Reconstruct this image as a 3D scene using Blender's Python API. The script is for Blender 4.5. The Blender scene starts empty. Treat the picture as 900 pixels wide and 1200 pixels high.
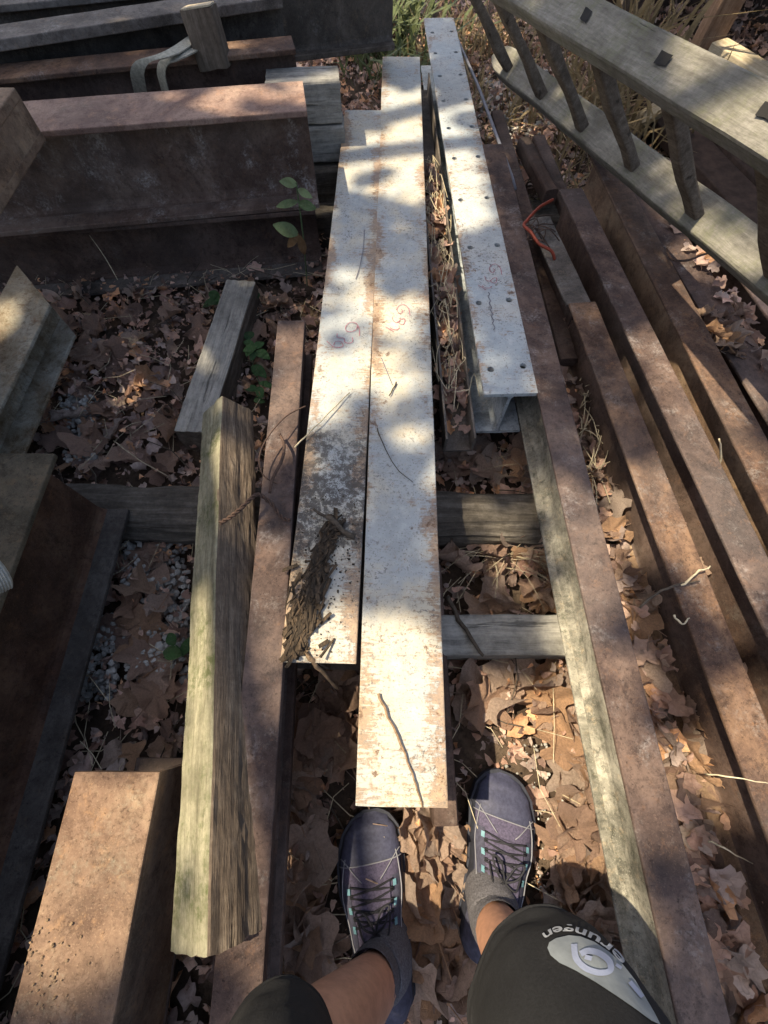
import bpy, bmesh, math, random
import numpy as np
from mathutils import Vector, Matrix, noise as mnoise

R = random.Random(7)
NP = np.random.default_rng(11)
scene = bpy.context.scene
COL = scene.collection

# ------------------------------------------------------------------ camera
FOC, CAMH = 500.0, 1.1                      # focal length in photo pixels (900x1200), metres above ground
PITCH = math.atan(1121 / FOC)               # degrees below the horizon
cam_d = bpy.data.cameras.new('camera')
cam_d.sensor_fit = 'VERTICAL'
cam_d.sensor_height = 36
cam_d.lens = 36 * FOC / 1200
cam_d.clip_start = 0.01
cam_d.clip_end = 300
cam = bpy.data.objects.new('camera', cam_d)
cam.location = (0, 0, CAMH)
cam.rotation_euler = (math.pi / 2 - PITCH, 0, 0)
COL.objects.link(cam)
scene.camera = cam

# ------------------------------------------------------------------ sky, sun, exposure
SUN = Vector((-0.50, 0.13, 1.0)).normalized()          # towards the sun
w = bpy.data.worlds.new('World')
scene.world = w
w.use_nodes = True
nt = w.node_tree
bg = nt.nodes['Background']
sky = nt.nodes.new('ShaderNodeTexSky')
sky.sky_type = 'NISHITA'
sky.sun_disc = False
sky.dust_density = 4.5
sky.ozone_density = 0.4
sky.sun_elevation = math.asin(SUN.z)
sky.sun_rotation = math.atan2(SUN.x, SUN.y)
nt.links.new(sky.outputs[0], bg.inputs[0])
bg.inputs[1].default_value = 0.15
sl = bpy.data.lights.new('sun', 'SUN')
sl.energy = 5.0
sl.angle = math.radians(0.55)
sl.color = (1.0, 0.86, 0.63)
so = bpy.data.objects.new('sun', sl)
so.rotation_euler = SUN.to_track_quat('Z', 'Y').to_euler()
so.location = (-3, 1, 8)
COL.objects.link(so)
scene.view_settings.view_transform = 'Standard'
scene.view_settings.look = 'None'
scene.view_settings.exposure = 1.05
scene.view_settings.gamma = 1
scene.cycles.use_denoising = True
scene.cycles.max_bounces = 6

# ------------------------------------------------------------------ helpers
_fw = np.array([0, math.cos(PITCH), -math.sin(PITCH)])
_dn = np.array([0, -math.sin(PITCH), -math.cos(PITCH)])
def ray(px, py):
    return _fw + _dn * (py - 600) / FOC + np.array([1, 0, 0]) * (px - 450) / FOC
def P(px, py, z):                 # survey: photo pixel -> point at height z
    r = ray(px, py)
    return Vector(np.array([0, 0, CAMH]) + r * ((z - CAMH) / r[2]))
def PY(px, py, y):                # survey: photo pixel -> point on the vertical plane y
    r = ray(px, py)
    return Vector(np.array([0, 0, CAMH]) + r * (y / r[1]))
def pix(p):
    v = np.array(p) - np.array([0, 0, CAMH])
    Z = v @ _fw
    return 450 + FOC * v[0] / Z, 600 + FOC * (v @ _dn) / Z

def link(o, parent=None):
    COL.objects.link(o)
    if parent is not None:
        o.parent = parent
    return o
def obj(name, me, mat=None, parent=None, matrix=None, smooth=False):
    if isinstance(me, bmesh.types.BMesh):
        m = bpy.data.meshes.new(name)
        me.normal_update()
        me.to_mesh(m)
        me.free()
        me = m
    if mat is not None and len(me.materials) == 0:
        me.materials.append(mat)
    if smooth:
        me.polygons.foreach_set('use_smooth', [True] * len(me.polygons))
    o = bpy.data.objects.new(name, me)
    link(o, parent)
    if matrix is not None:
        o.matrix_world = matrix if parent is None else matrix
    return o
def empty(name, matrix):
    o = bpy.data.objects.new(name, None)
    o.empty_display_size = 0.05
    o.matrix_world = matrix
    return link(o)
def tag(o, label, cat, group=None, kind=None):
    o['label'] = label
    o['category'] = cat
    if group: o['group'] = group
    if kind: o['kind'] = kind
    return o
def frame(p0, p1, up=(0, 0, 1)):
    """local Y runs from p0 to p1, local Z close to up, origin at p0"""
    p0, p1 = Vector(p0), Vector(p1)
    y = (p1 - p0).normalized()
    x = y.cross(Vector(up)).normalized()
    z = x.cross(y)
    m = Matrix((x, y, z)).transposed().to_4x4()
    m.translation = p0
    return m, (p1 - p0).length

def prism(profile, y0, y1, seg=1, amp=0.0, freq=8.0, seed=0, cap=True, endj=0.0, skew=0.0):
    """closed 2D profile (x,z) swept along Y; amp roughens it"""
    bm = bmesh.new()
    rings = []
    n = len(profile)
    for i in range(seg + 1):
        y = y0 + (y1 - y0) * i / seg
        ring = []
        for k, (x, z) in enumerate(profile):
            v = Vector((x, y, z))
            if amp:
                q = Vector((x * freq * 2 + seed, y * freq, z * freq * 2 - seed))
                v += Vector((mnoise.noise(q), 0, mnoise.noise(q + Vector((9, 4, 2))))) * amp
            v.y += skew * x * i / seg
            if endj and i in (0, seg):
                v.y += mnoise.noise(Vector((x * 60 + seed, i, z * 60))) * endj
            ring.append(bm.verts.new(v))
        rings.append(ring)
    for a, b in zip(rings, rings[1:]):
        for k in range(n):
            bm.faces.new((a[k], b[k], b[(k + 1) % n], a[(k + 1) % n]))
    if cap:
        bm.faces.new(rings[0])
        bm.faces.new(list(reversed(rings[-1])))
    bmesh.ops.recalc_face_normals(bm, faces=bm.faces)
    return bm
def rrect(x0, x1, z0, z1, r=0.003, n=2):
    """rounded rectangle profile"""
    pts = []
    for cx, cz, a0 in ((x1 - r, z1 - r, 0), (x0 + r, z1 - r, 90), (x0 + r, z0 + r, 180), (x1 - r, z0 + r, 270)):
        for k in range(n + 1):
            a = math.radians(a0 + 90 * k / n)
            pts.append((cx + r * math.cos(a), cz + r * math.sin(a)))
    return pts
def densify(pts, m):
    out = []
    for a, b in zip(pts, pts[1:] + pts[:1]):
        d = math.hypot(b[0] - a[0], b[1] - a[1])
        k = max(1, int(d / m))
        for i in range(k):
            out.append((a[0] + (b[0] - a[0]) * i / k, a[1] + (b[1] - a[1]) * i / k))
    return out
def tube(pts, radii, n=8, bm=None, closed_ends=True):
    """round tube through points"""
    bm = bm or bmesh.new()
    pts = [Vector(p) for p in pts]
    if not hasattr(radii, '__len__'):
        radii = [radii] * len(pts)
    ref = Vector((0.31, 0.17, 0.93))
    rings = []
    for i, p in enumerate(pts):
        t = (pts[min(i + 1, len(pts) - 1)] - pts[max(i - 1, 0)]).normalized()
        u = t.cross(ref)
        if u.length < 1e-4: u = t.cross(Vector((1, 0, 0)))
        u.normalize()
        v = t.cross(u)
        ref = v if False else ref
        r = radii[i]
        rings.append([bm.verts.new(p + (u * math.cos(a) + v * math.sin(a)) * r) for a in (2 * math.pi * k / n for k in range(n))])
    for a, b in zip(rings, rings[1:]):
        for k in range(n):
            bm.faces.new((a[k], a[(k + 1) % n], b[(k + 1) % n], b[k]))
    if closed_ends:
        bm.faces.new(list(reversed(rings[0])))
        bm.faces.new(rings[-1])
    return bm
def smooth_path(pts, k=6):
    pts = [Vector(p) for p in pts]
    out = []
    for i in range(len(pts) - 1):
        p0, p1, p2, p3 = pts[max(i - 1, 0)], pts[i], pts[i + 1], pts[min(i + 2, len(pts) - 1)]
        for j in range(k):
            t = j / k
            out.append(0.5 * ((2 * p1) + (p2 - p0) * t + (2 * p0 - 5 * p1 + 4 * p2 - p3) * t * t + (3 * p1 - p0 - 3 * p2 + p3) * t ** 3))
    out.append(pts[-1])
    return out

# ------------------------------------------------------------------ materials
class NT:
    def __init__(s, name):
        s.m = bpy.data.materials.new(name)
        s.m.use_nodes = True
        s.t = s.m.node_tree
        s.b = s.t.nodes['Principled BSDF']
        s.out = s.t.nodes['Material Output']
        s.tc = s.t.nodes.new('ShaderNodeTexCoord')
        s.oi = s.t.nodes.new('ShaderNodeObjectInfo')
        # every copy of a material gets its own stretch of pattern through the object's random number
        mul = s.n('ShaderNodeVectorMath', operation='SCALE')
        mul.inputs[0].default_value = (7.3, 3.1, 5.7)
        s.l(s.oi.outputs['Random'], mul.inputs['Scale'])
        add = s.n('ShaderNodeVectorMath', operation='ADD')
        s.l(s.tc.outputs['Object'], add.inputs[0])
        s.l(mul.outputs[0], add.inputs[1])
        s.co = add.outputs[0]
        s.raw = s.tc.outputs['Object']
    def n(s, t, **k):
        nd = s.t.nodes.new(t)
        for a, v in k.items(): setattr(nd, a, v)
        return nd
    def l(s, a, b): s.t.links.new(a, b)
    def val(s, sock, v):
        if hasattr(v, 'is_output') or isinstance(v, bpy.types.NodeSocket): s.l(v, sock)
        else: sock.default_value = v
    def noise(s, scale=5, detail=6, rough=0.6, stretch=None, dist=0.0, co=None):
        nd = s.n('ShaderNodeTexNoise')
        nd.inputs['Scale'].default_value = scale
        nd.inputs['Detail'].default_value = detail
        nd.inputs['Roughness'].default_value = rough
        nd.inputs['Distortion'].default_value = dist
        c = co or s.co
        if stretch:
            mp = s.n('ShaderNodeMapping')
            mp.inputs['Scale'].default_value = stretch
            s.l(c, mp.inputs[0])
            c = mp.outputs[0]
        s.l(c, nd.inputs['Vector'])
        return nd.outputs[0]
    def voronoi(s, scale, feature='F1', stretch=None, out=0):
        nd = s.n('ShaderNodeTexVoronoi', feature=feature)
        nd.inputs['Scale'].default_value = scale
        c = s.co
        if stretch:
            mp = s.n('ShaderNodeMapping')
            mp.inputs['Scale'].default_value = stretch
            s.l(c, mp.inputs[0]); c = mp.outputs[0]
        s.l(c, nd.inputs['Vector'])
        return nd.outputs[out]
    def ramp(s, fac, stops, interp='LINEAR'):
        nd = s.n('ShaderNodeValToRGB')
        cr = nd.color_ramp
        cr.interpolation = interp
        while len(cr.elements) < len(stops): cr.elements.new(0.5)
        for e, (p, c) in zip(cr.elements, stops):
            e.position = p
            e.color = (*c, 1) if hasattr(c, '__len__') else (c, c, c, 1)
        s.l(fac, nd.inputs[0])
        return nd.outputs[0]
    def mix(s, fac, a, b, mode='MIX'):
        nd = s.n('ShaderNodeMix', data_type='RGBA', blend_type=mode)
        s.val(nd.inputs[0], fac)
        for sock, v in ((nd.inputs[6], a), (nd.inputs[7], b)):
            if isinstance(v, bpy.types.NodeSocket): s.l(v, sock)
            else: sock.default_value = (*v, 1)
        return nd.outputs[2]
    def math(s, op, a, b=0.0, clamp=False):
        nd = s.n('ShaderNodeMath', operation=op, use_clamp=clamp)
        s.val(nd.inputs[0], a); s.val(nd.inputs[1], b)
        return nd.outputs[0]
    def smooth(s, v, a, b):
        nd = s.n('ShaderNodeMapRange', interpolation_type='SMOOTHSTEP')
        nd.inputs['From Min'].default_value = a
        nd.inputs['From Max'].default_value = b
        s.val(nd.inputs[0], v)
        return nd.outputs[0]
    def xyz(s):
        nd = s.n('ShaderNodeSeparateXYZ'); s.l(s.raw, nd.inputs[0]); return nd.outputs
    def fin(s, col, rough=0.8, bump=None, dist=0.002, strength=0.6, metal=0.0, spec=0.35):
        s.val(s.b.inputs['Base Color'], col if isinstance(col, bpy.types.NodeSocket) else (*col, 1))
        s.val(s.b.inputs['Roughness'], rough)
        s.b.inputs['Metallic'].default_value = metal
        s.b.inputs['Specular IOR Level'].default_value = spec
        if bump is not None:
            bp = s.n('ShaderNodeBump')
            bp.inputs['Strength'].default_value = strength
            bp.inputs['Distance'].default_value = dist
            s.l(bump, bp.inputs['Height'])
            s.l(bp.outputs[0], s.b.inputs['Normal'])
        return s.m

def rust(name, dark, mid, light, dust=None, dustamt=0.5, sc=1.0, spec=0.1, rgh=(0.65, 0.92)):
    s = NT(name)
    a = s.noise(6 * sc, 9, 0.68, dist=0.6)
    f = s.noise(95, 5, 0.7)
    g = s.noise(420, 3, 0.6)
    c = s.ramp(a, [(0.36, dark), (0.49, mid), (0.62, light)])
    c = s.mix(s.math('MULTIPLY', s.smooth(s.noise(23 * sc, 9, 0.8, dist=0.3), 0.50, 0.64), 0.7), c, tuple(x * 0.8 for x in dark))
    c = s.mix(s.math('MULTIPLY', s.smooth(s.noise(31 * sc, 9, 0.8), 0.53, 0.66), 0.5), c, (light[0] * 1.15, light[1] * 0.95, light[2] * 0.75))
    c = s.mix(s.math('MULTIPLY', s.smooth(f, 0.45, 0.78), 0.6), c, tuple(x * 0.6 for x in dark))
    c = s.mix(s.math('MULTIPLY', s.smooth(g, 0.55, 0.8), 0.55), c, tuple(min(1, x * 1.5) for x in light))
    if dust:
        d = s.noise(11, 9, 0.78, dist=0.25)
        d2 = s.noise(160, 4, 0.7)
        m = s.math('MULTIPLY', s.smooth(d, 0.50, 0.72), s.smooth(d2, 0.35, 0.65))
        c = s.mix(s.math('MULTIPLY', m, dustamt), c, dust)
    # flakes of scale with crisp edges, and pits
    fl = s.smooth(s.noise(15 * sc, 12, 0.82, dist=0.15), 0.535, 0.56)
    c = s.mix(s.math('MULTIPLY', fl, 0.22), c, tuple(min(1, x * 1.25 + 0.02) for x in mid))
    pit = s.smooth(s.noise(170, 5, 0.75), 0.60, 0.64)
    c = s.mix(s.math('MULTIPLY', pit, 0.5), c, tuple(x * 0.4 for x in dark))
    film = s.smooth(s.noise(2.2, 5, 0.6), 0.40, 0.66)
    c = s.mix(s.math('MULTIPLY', film, 0.10), c, dust or light)
    h = s.math('ADD', s.math('ADD', s.math('MULTIPLY', f, 0.5), s.math('MULTIPLY', fl, 0.5)), s.math('SUBTRACT', s.math('MULTIPLY', g, 0.35), s.math('MULTIPLY', pit, 0.8)))
    r = s.ramp(a, [(0.3, rgh[0]), (0.7, rgh[1])])
    return s.fin(c, r, h, 0.0015, 0.55, spec=spec)

def paint(name, hw, white=(0.33, 0.35, 0.345), cream=(0.45, 0.405, 0.31), edge=1.0, dirt=None, speck=0.5, endrust=0.0):
    """old white paint, rust eating in from the flange edges in fine cross lines"""
    s = NT(name)
    x, y, z = s.xyz()
    big = s.noise(5.0, 7, 0.65, dist=0.4)
    c = s.mix(s.smooth(big, 0.40, 0.62), white, cream)
    c = s.mix(s.math('MULTIPLY', s.smooth(s.noise(14, 8, 0.75), 0.42, 0.72), 0.6), c, tuple(v * 0.70 for v in white))
    c = s.mix(s.math('MULTIPLY', s.smooth(s.noise(55, 6, 0.75), 0.48, 0.70), 0.35), c, (0.62, 0.62, 0.58))
    # rust
    e = s.math('ABSOLUTE', s.math('DIVIDE', x, hw))
    patch = s.smooth(s.noise(1.0, 5, 0.65, stretch=(7, 4.5, 5)), 0.36, 0.66)
    wob = s.math('ADD', e, s.math('MULTIPLY', s.math('SUBTRACT', s.noise(30, 4, 0.7), 0.5), 0.5))
    em = s.math('MULTIPLY', s.smooth(wob, 0.30, 1.10), patch)
    lines = s.noise(1.0, 8, 0.75, stretch=(30, 230, 40), dist=0.5)
    fine = s.noise(90, 6, 0.8)
    th = s.math('ADD', s.math('MULTIPLY', em, 0.29 * edge), s.math('MULTIPLY', s.smooth(s.noise(9, 8, 0.75), 0.46, 0.72), 0.16))
    if endrust:
        th = s.math('ADD', th, s.math('MULTIPLY', s.math('SUBTRACT', 1.0, s.smooth(y, 0.0, 0.45)), endrust))
    mixn = s.math('ADD', s.math('MULTIPLY', lines, 0.6), s.math('MULTIPLY', fine, 0.4))
    rm = s.smooth(s.math('ADD', mixn, th), 0.595, 0.69)
    rc = s.ramp(s.noise(80, 6, 0.75), [(0.3, (0.10, 0.055, 0.03)), (0.52, (0.25, 0.14, 0.07)), (0.75, (0.40, 0.27, 0.14))])
    c = s.mix(s.math('MULTIPLY', rm, 0.7), c, rc)
    # dark specks and chips
    sp = s.noise(110, 6, 0.8)
    sp2 = s.noise(10, 5, 0.65)
    sm = s.math('MULTIPLY', s.smooth(sp, 0.535, 0.60), s.smooth(sp2, 0.36, 0.62))
    c = s.mix(s.math('MULTIPLY', sm, speck), c, (0.085, 0.075, 0.07))
    v = s.smooth(s.noise(210, 3, 0.6), 0.60, 0.66)
    c = s.mix(s.math('MULTIPLY', v, 0.6), c, (0.12, 0.10, 0.09))
    if dirt:                      # caked soil on one stretch of the flange (y0, y1)
        y0, y1 = dirt
        wy = s.math('ADD', y, s.math('MULTIPLY', s.math('SUBTRACT', s.noise(9, 5, 0.7), 0.5), 0.35))
        band = s.math('MULTIPLY', s.smooth(wy, y0, y0 + 0.18), s.math('SUBTRACT', 1.0, s.smooth(wy, y1 - 0.2, y1)))
        dn = s.noise(60, 10, 0.85, dist=0.3)
        dm = s.smooth(s.math('ADD', dn, s.math('MULTIPLY', band, 0.14)), 0.575, 0.655)
        c = s.mix(s.math('MULTIPLY', s.math('MULTIPLY', dm, band), 0.9), c, (0.055, 0.048, 0.042))
    # crisp-edged chips down to the rust, mostly towards the edges
    chn = s.math('ADD', s.noise(34, 12, 0.82), s.math('MULTIPLY', em, 0.09))
    ch = s.smooth(chn, 0.625, 0.64)
    c = s.mix(s.math('MULTIPLY', ch, 0.9), c, s.mix(s.noise(60, 5, 0.7), (0.09, 0.05, 0.03), (0.20, 0.12, 0.075)))
    ring = s.math('MULTIPLY', s.smooth(chn, 0.575, 0.625), s.math('SUBTRACT', 1.0, ch))
    c = s.mix(s.math('MULTIPLY', ring, 0.35), c, (0.34, 0.22, 0.12))
    run = s.smooth(s.noise(1.0, 6, 0.7, stretch=(9, 60, 9), dist=0.4), 0.56, 0.72)
    c = s.mix(s.math('MULTIPLY', s.math('MULTIPLY', run, s.smooth(e, 0.1, 1.0)), 0.5 * edge), c, (0.25, 0.165, 0.095))
    h = s.math('ADD', s.math('ADD', s.math('MULTIPLY', rm, -0.4), s.math('MULTIPLY', ch, -0.9)), s.math('MULTIPLY', sp, 0.4))
    return s.fin(c, 0.65, h, 0.0014, 0.6, spec=0.3)

def wood(name, dark, mid, light, moss=None, mossamt=0.6, crack=0.5, grain=60, bump=0.003, fibre=False):
    s = NT(name)
    warp = s.n('ShaderNodeVectorMath', operation='SCALE'); warp.inputs['Scale'].default_value = 0.012
    wn = s.n('ShaderNodeTexNoise'); wn.inputs['Scale'].default_value = 9; wn.inputs['Detail'].default_value = 4
    s.l(s.co, wn.inputs['Vector']); s.l(wn.outputs[1], warp.inputs[0])
    ad = s.n('ShaderNodeVectorMath', operation='ADD'); s.l(s.co, ad.inputs[0]); s.l(warp.outputs[0], ad.inputs[1])
    wc = ad.outputs[0]
    g = s.noise(1.0, 9, 0.75, stretch=(grain, 3.5, grain), co=wc)
    g2 = s.noise(1.0, 6, 0.7, stretch=(grain * 3.5, 11, grain * 3.5), co=wc)
    iso = s.noise(60, 8, 0.8)
    big = s.noise(6, 7, 0.7)
    f = s.math('ADD', s.math('MULTIPLY', g, 0.62), s.math('MULTIPLY', iso, 0.38))
    c = s.ramp(f, [(0.34, dark), (0.5, mid), (0.66, light)])
    c = s.mix(s.math('MULTIPLY', s.smooth(big, 0.42, 0.70), 0.6), c, tuple(v * 0.85 for v in dark))
    c = s.mix(s.math('MULTIPLY', s.smooth(g2, 0.50, 0.70), 0.45), c, tuple(v * 0.5 for v in dark))
    ck = s.smooth(s.noise(1.0, 5, 0.6, stretch=(grain * 0.5, 1.6, grain * 0.5), co=wc), 0.645, 0.685)
    c = s.mix(s.math('MULTIPLY', ck, crack), c, tuple(v * 0.15 for v in dark))
    if moss:
        mm = s.math('MULTIPLY', s.smooth(s.noise(8, 9, 0.8), 0.44, 0.62), s.smooth(s.noise(90, 5, 0.75), 0.36, 0.60))
        c = s.mix(s.math('MULTIPLY', mm, mossamt), c, moss)
    h = s.math('SUBTRACT', s.math('ADD', f, s.math('MULTIPLY', g2, 0.7)), s.math('MULTIPLY', ck, 1.5))
    return s.fin(c, 0.92, h, bump, 0.9, spec=0.15)

def plain(name, col, rough=0.7, var=0.25, sc=30, bump=0.001, spec=0.3):
    s = NT(name)
    a = s.noise(sc, 6, 0.7)
    c = s.mix(s.smooth(a, 0.3, 0.7), tuple(v * (1 - var) for v in col), tuple(min(1, v * (1 + var)) for v in col))
    return s.fin(c, rough, a, bump, 0.5, spec=spec)

def leafmat(name, attr=True, tint=None, trans=0.25, green=False):
    s = NT(name)
    if attr:
        at = s.n('ShaderNodeAttribute'); at.attribute_name = 'tone'
        base = at.outputs['Color']
    else:
        base = s.ramp(s.oi.outputs['Random'], tint, 'LINEAR')
    mott = s.noise(26, 8, 0.75)
    c = s.mix(s.math('MULTIPLY', s.smooth(mott, 0.42, 0.66), 0.65), base, s.mix(0.55, base, (0.04, 0.025, 0.018)))
    fn = s.noise(150, 6, 0.8)
    c = s.mix(s.math('MULTIPLY', s.smooth(fn, 0.48, 0.72), 0.4), c, s.mix(0.5, base, (0.62, 0.52, 0.42)))
    vein = s.smooth(s.voronoi(65 if attr else 9, 'DISTANCE_TO_EDGE'), 0.0, 0.05)
    c = s.mix(s.math('MULTIPLY', s.math('SUBTRACT', 1.0, vein), 0.3), c, s.mix(0.5, base, (0.08, 0.05, 0.035)))
    m = s.fin(c, 0.6, s.math('ADD', s.math('ADD', mott, fn), s.math('MULTIPLY', vein, 0.5)), 0.003 if attr else 0.03, 0.6, spec=0.3)
    tr = s.n('ShaderNodeBsdfTranslucent')
    s.l(c, tr.inputs[0])
    mx = s.n('ShaderNodeMixShader'); mx.inputs[0].default_value = trans
    s.l(s.b.outputs[0], mx.inputs[1]); s.l(tr.outputs[0], mx.inputs[2]); s.l(mx.outputs[0], s.out.inputs[0])
    return m

MAT = dict(
    rust_red=rust('rust_red_brown', (0.044, 0.027, 0.021), (0.098, 0.060, 0.043), (0.185, 0.113, 0.071), (0.34, 0.31, 0.28), 0.55),
    rust_purple=rust('rust_purple_brown', (0.040, 0.028, 0.025), (0.080, 0.055, 0.047), (0.140, 0.096, 0.076), (0.36, 0.33, 0.31), 0.6),
    rust_tan=rust('rust_tan_scale', (0.095, 0.060, 0.041), (0.185, 0.122, 0.082), (0.29, 0.20, 0.13), (0.30, 0.27, 0.20), 0.5),
    rust_dark=rust('rust_dark', (0.044, 0.028, 0.022), (0.078, 0.052, 0.042), (0.135, 0.092, 0.073), (0.25, 0.235, 0.21), 0.35),
    rust_pink=rust('rust_pinkish_scale', (0.12, 0.072, 0.058), (0.22, 0.145, 0.115), (0.31, 0.215, 0.165), (0.36, 0.31, 0.24), 0.4),
    rust_grey=rust('rust_grey_brown', (0.052, 0.043, 0.036), (0.102, 0.087, 0.074), (0.18, 0.156, 0.134), (0.4, 0.39, 0.37), 0.6),
    rust_channel=rust('rust_orange_brown', (0.105, 0.062, 0.042), (0.19, 0.120, 0.080), (0.275, 0.192, 0.125), (0.28, 0.26, 0.19), 0.6),
    rust_drab=rust('rust_drab_brown', (0.035, 0.029, 0.024), (0.070, 0.058, 0.048), (0.13, 0.11, 0.09), (0.30, 0.28, 0.25), 0.5),
    rust_dusty=rust('rust_dusty_grey', (0.065, 0.054, 0.045), (0.12, 0.102, 0.088), (0.20, 0.175, 0.152), (0.40, 0.375, 0.34), 0.7),
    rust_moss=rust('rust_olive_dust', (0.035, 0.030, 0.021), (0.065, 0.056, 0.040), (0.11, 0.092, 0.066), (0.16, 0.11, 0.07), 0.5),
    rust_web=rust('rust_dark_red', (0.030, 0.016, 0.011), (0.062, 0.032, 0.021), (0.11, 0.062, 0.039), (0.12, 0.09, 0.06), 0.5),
    rust_shade=rust('rust_shade_brown', (0.026, 0.022, 0.019), (0.048, 0.041, 0.036), (0.085, 0.075, 0.065), (0.16, 0.15, 0.13), 0.5),  # rust darkened to stand in for deep shade
    web_scuffed=rust('rust_scuffed_white', (0.062, 0.039, 0.030), (0.108, 0.072, 0.056), (0.165, 0.118, 0.092), (0.46, 0.43, 0.40), 0.8),
    lichen=rust('lichen_on_flange', (0.085, 0.082, 0.068), (0.24, 0.225, 0.185), (0.40, 0.375, 0.31), (0.045, 0.052, 0.030), 0.95, sc=1.7),
    pale_old=rust('old_cream_paint', (0.11, 0.075, 0.040), (0.24, 0.21, 0.155), (0.35, 0.33, 0.27), (0.19, 0.085, 0.04), 0.95),
    wood_grey=wood('weathered_grey_wood', (0.10, 0.095, 0.085), (0.26, 0.25, 0.22), (0.40, 0.385, 0.34)),
    wood_silver=wood('silver_ladder_wood', (0.080, 0.073, 0.060), (0.17, 0.159, 0.134), (0.285, 0.268, 0.230), (0.13, 0.135, 0.07), 0.5, grain=45, crack=.9),
    wood_dim=wood('brown_rung_wood', (0.060, 0.046, 0.033), (0.130, 0.104, 0.078), (0.22, 0.18, 0.14)),
    wood_moss=wood('mossy_timber_face', (0.11, 0.10, 0.065), (0.27, 0.25, 0.17), (0.44, 0.405, 0.285), (0.08, 0.092, 0.036), 0.88, grain=42, bump=0.005),
    wood_fibre=wood('split_timber_face', (0.070, 0.052, 0.038), (0.150, 0.114, 0.083), (0.28, 0.225, 0.165), crack=0.5, grain=75, bump=0.006),
    wood_black=wood('old_sleeper_wood', (0.036, 0.030, 0.024), (0.100, 0.088, 0.072), (0.20, 0.178, 0.15), crack=0.9, grain=55, bump=0.006),
    wood_tan=wood('tan_post_wood', (0.13, 0.075, 0.045), (0.26, 0.165, 0.105), (0.38, 0.26, 0.18)),
    wood_pale=wood('pale_new_wood', (0.30, 0.24, 0.15), (0.50, 0.42, 0.29), (0.62, 0.54, 0.40)),
    bark=wood('crumbling_bark', (0.022, 0.018, 0.014), (0.065, 0.049, 0.035), (0.20, 0.135, 0.082), crack=0.9, grain=90, bump=0.006),
    trunk=wood('tree_bark', (0.06, 0.05, 0.04), (0.14, 0.12, 0.095), (0.24, 0.21, 0.17), grain=20, bump=0.02),
    webbing=plain('grey_green_webbing', (0.29, 0.28, 0.225), 0.9, 0.3, 120),
    wire=plain('rusty_wire', (0.075, 0.045, 0.032), 0.8, 0.4, 200),
    cable=plain('red_cable', (0.20, 0.035, 0.016), 0.5, 0.3, 60),
    hole=plain('painted_recess', (0.012, 0.011, 0.010), 0.9),
    pen=plain('red_marker', (0.34, 0.12, 0.15), 0.7, 0.35, 160),
    scribble=plain('dark_marker', (0.13, 0.12, 0.14), 0.7, 0.35, 160),
    twig=plain('dry_twig', (0.20, 0.135, 0.08), 0.85, 0.4, 90),
    twig_pale=plain('pale_straw', (0.46, 0.39, 0.26), 0.8, 0.3, 60),
    twig_dark=plain('dark_stick', (0.07, 0.055, 0.04), 0.9, 0.4, 90),
    shed=plain('dark_shade_board', (0.05, 0.032, 0.024), 0.9, 0.4, 20),  # near-black so the added boards, planks and wall pass for shade
    shade_roof=plain('roof_sheet', (0.12, 0.12, 0.12), 0.7),
    hose=plain('grey_ribbed_hose', (0.30, 0.30, 0.27), 0.6),
    skin=plain('skin', (0.45, 0.235, 0.15), 0.5, 0.15, 60),
    shorts=plain('black_shorts', (0.0125, 0.0125, 0.0135), 0.9, 0.25, 300),
    shirt=plain('grey_shirt', (0.12, 0.13, 0.15), 0.9, 0.2, 200),
    hair=plain('dark_hair', (0.03, 0.022, 0.016), 0.7),
    print_grey=plain('grey_print', (0.21, 0.23, 0.24), 0.7, 0.1, 40),
    print_blue=plain('pale_blue_print', (0.29, 0.32, 0.42), 0.7, 0.1, 40),
    print_text=plain('light_print', (0.33, 0.34, 0.36), 0.7, 0.1, 40),
    sock=plain('grey_knit', (0.095, 0.090, 0.098), 0.95, 0.4, 330, 0.002),
    shoe=plain('mauve_grey_mesh', (0.072, 0.062, 0.100), 0.85, 0.35, 260, 0.0012),
    shoe_side=plain('slate_shoe_side', (0.050, 0.050, 0.075), 0.8, 0.3, 120),
    toecap=plain('slate_toe_cap', (0.045, 0.047, 0.078), 0.6, 0.25, 150),
    sole=plain('dark_sole', (0.022, 0.024, 0.034), 0.7, 0.3, 60),
    lace=plain('black_lace', (0.018, 0.018, 0.022), 0.8),
    teal=plain('teal_trim', (0.12, 0.24, 0.28), 0.5, 0.15),
    seam=plain('grey_seam', (0.20, 0.20, 0.22), 0.8, 0.15),
    pebble=plain('limestone_pebble', (0.29, 0.28, 0.25), 0.9, 0.6, 14, 0.002),
)

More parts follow.
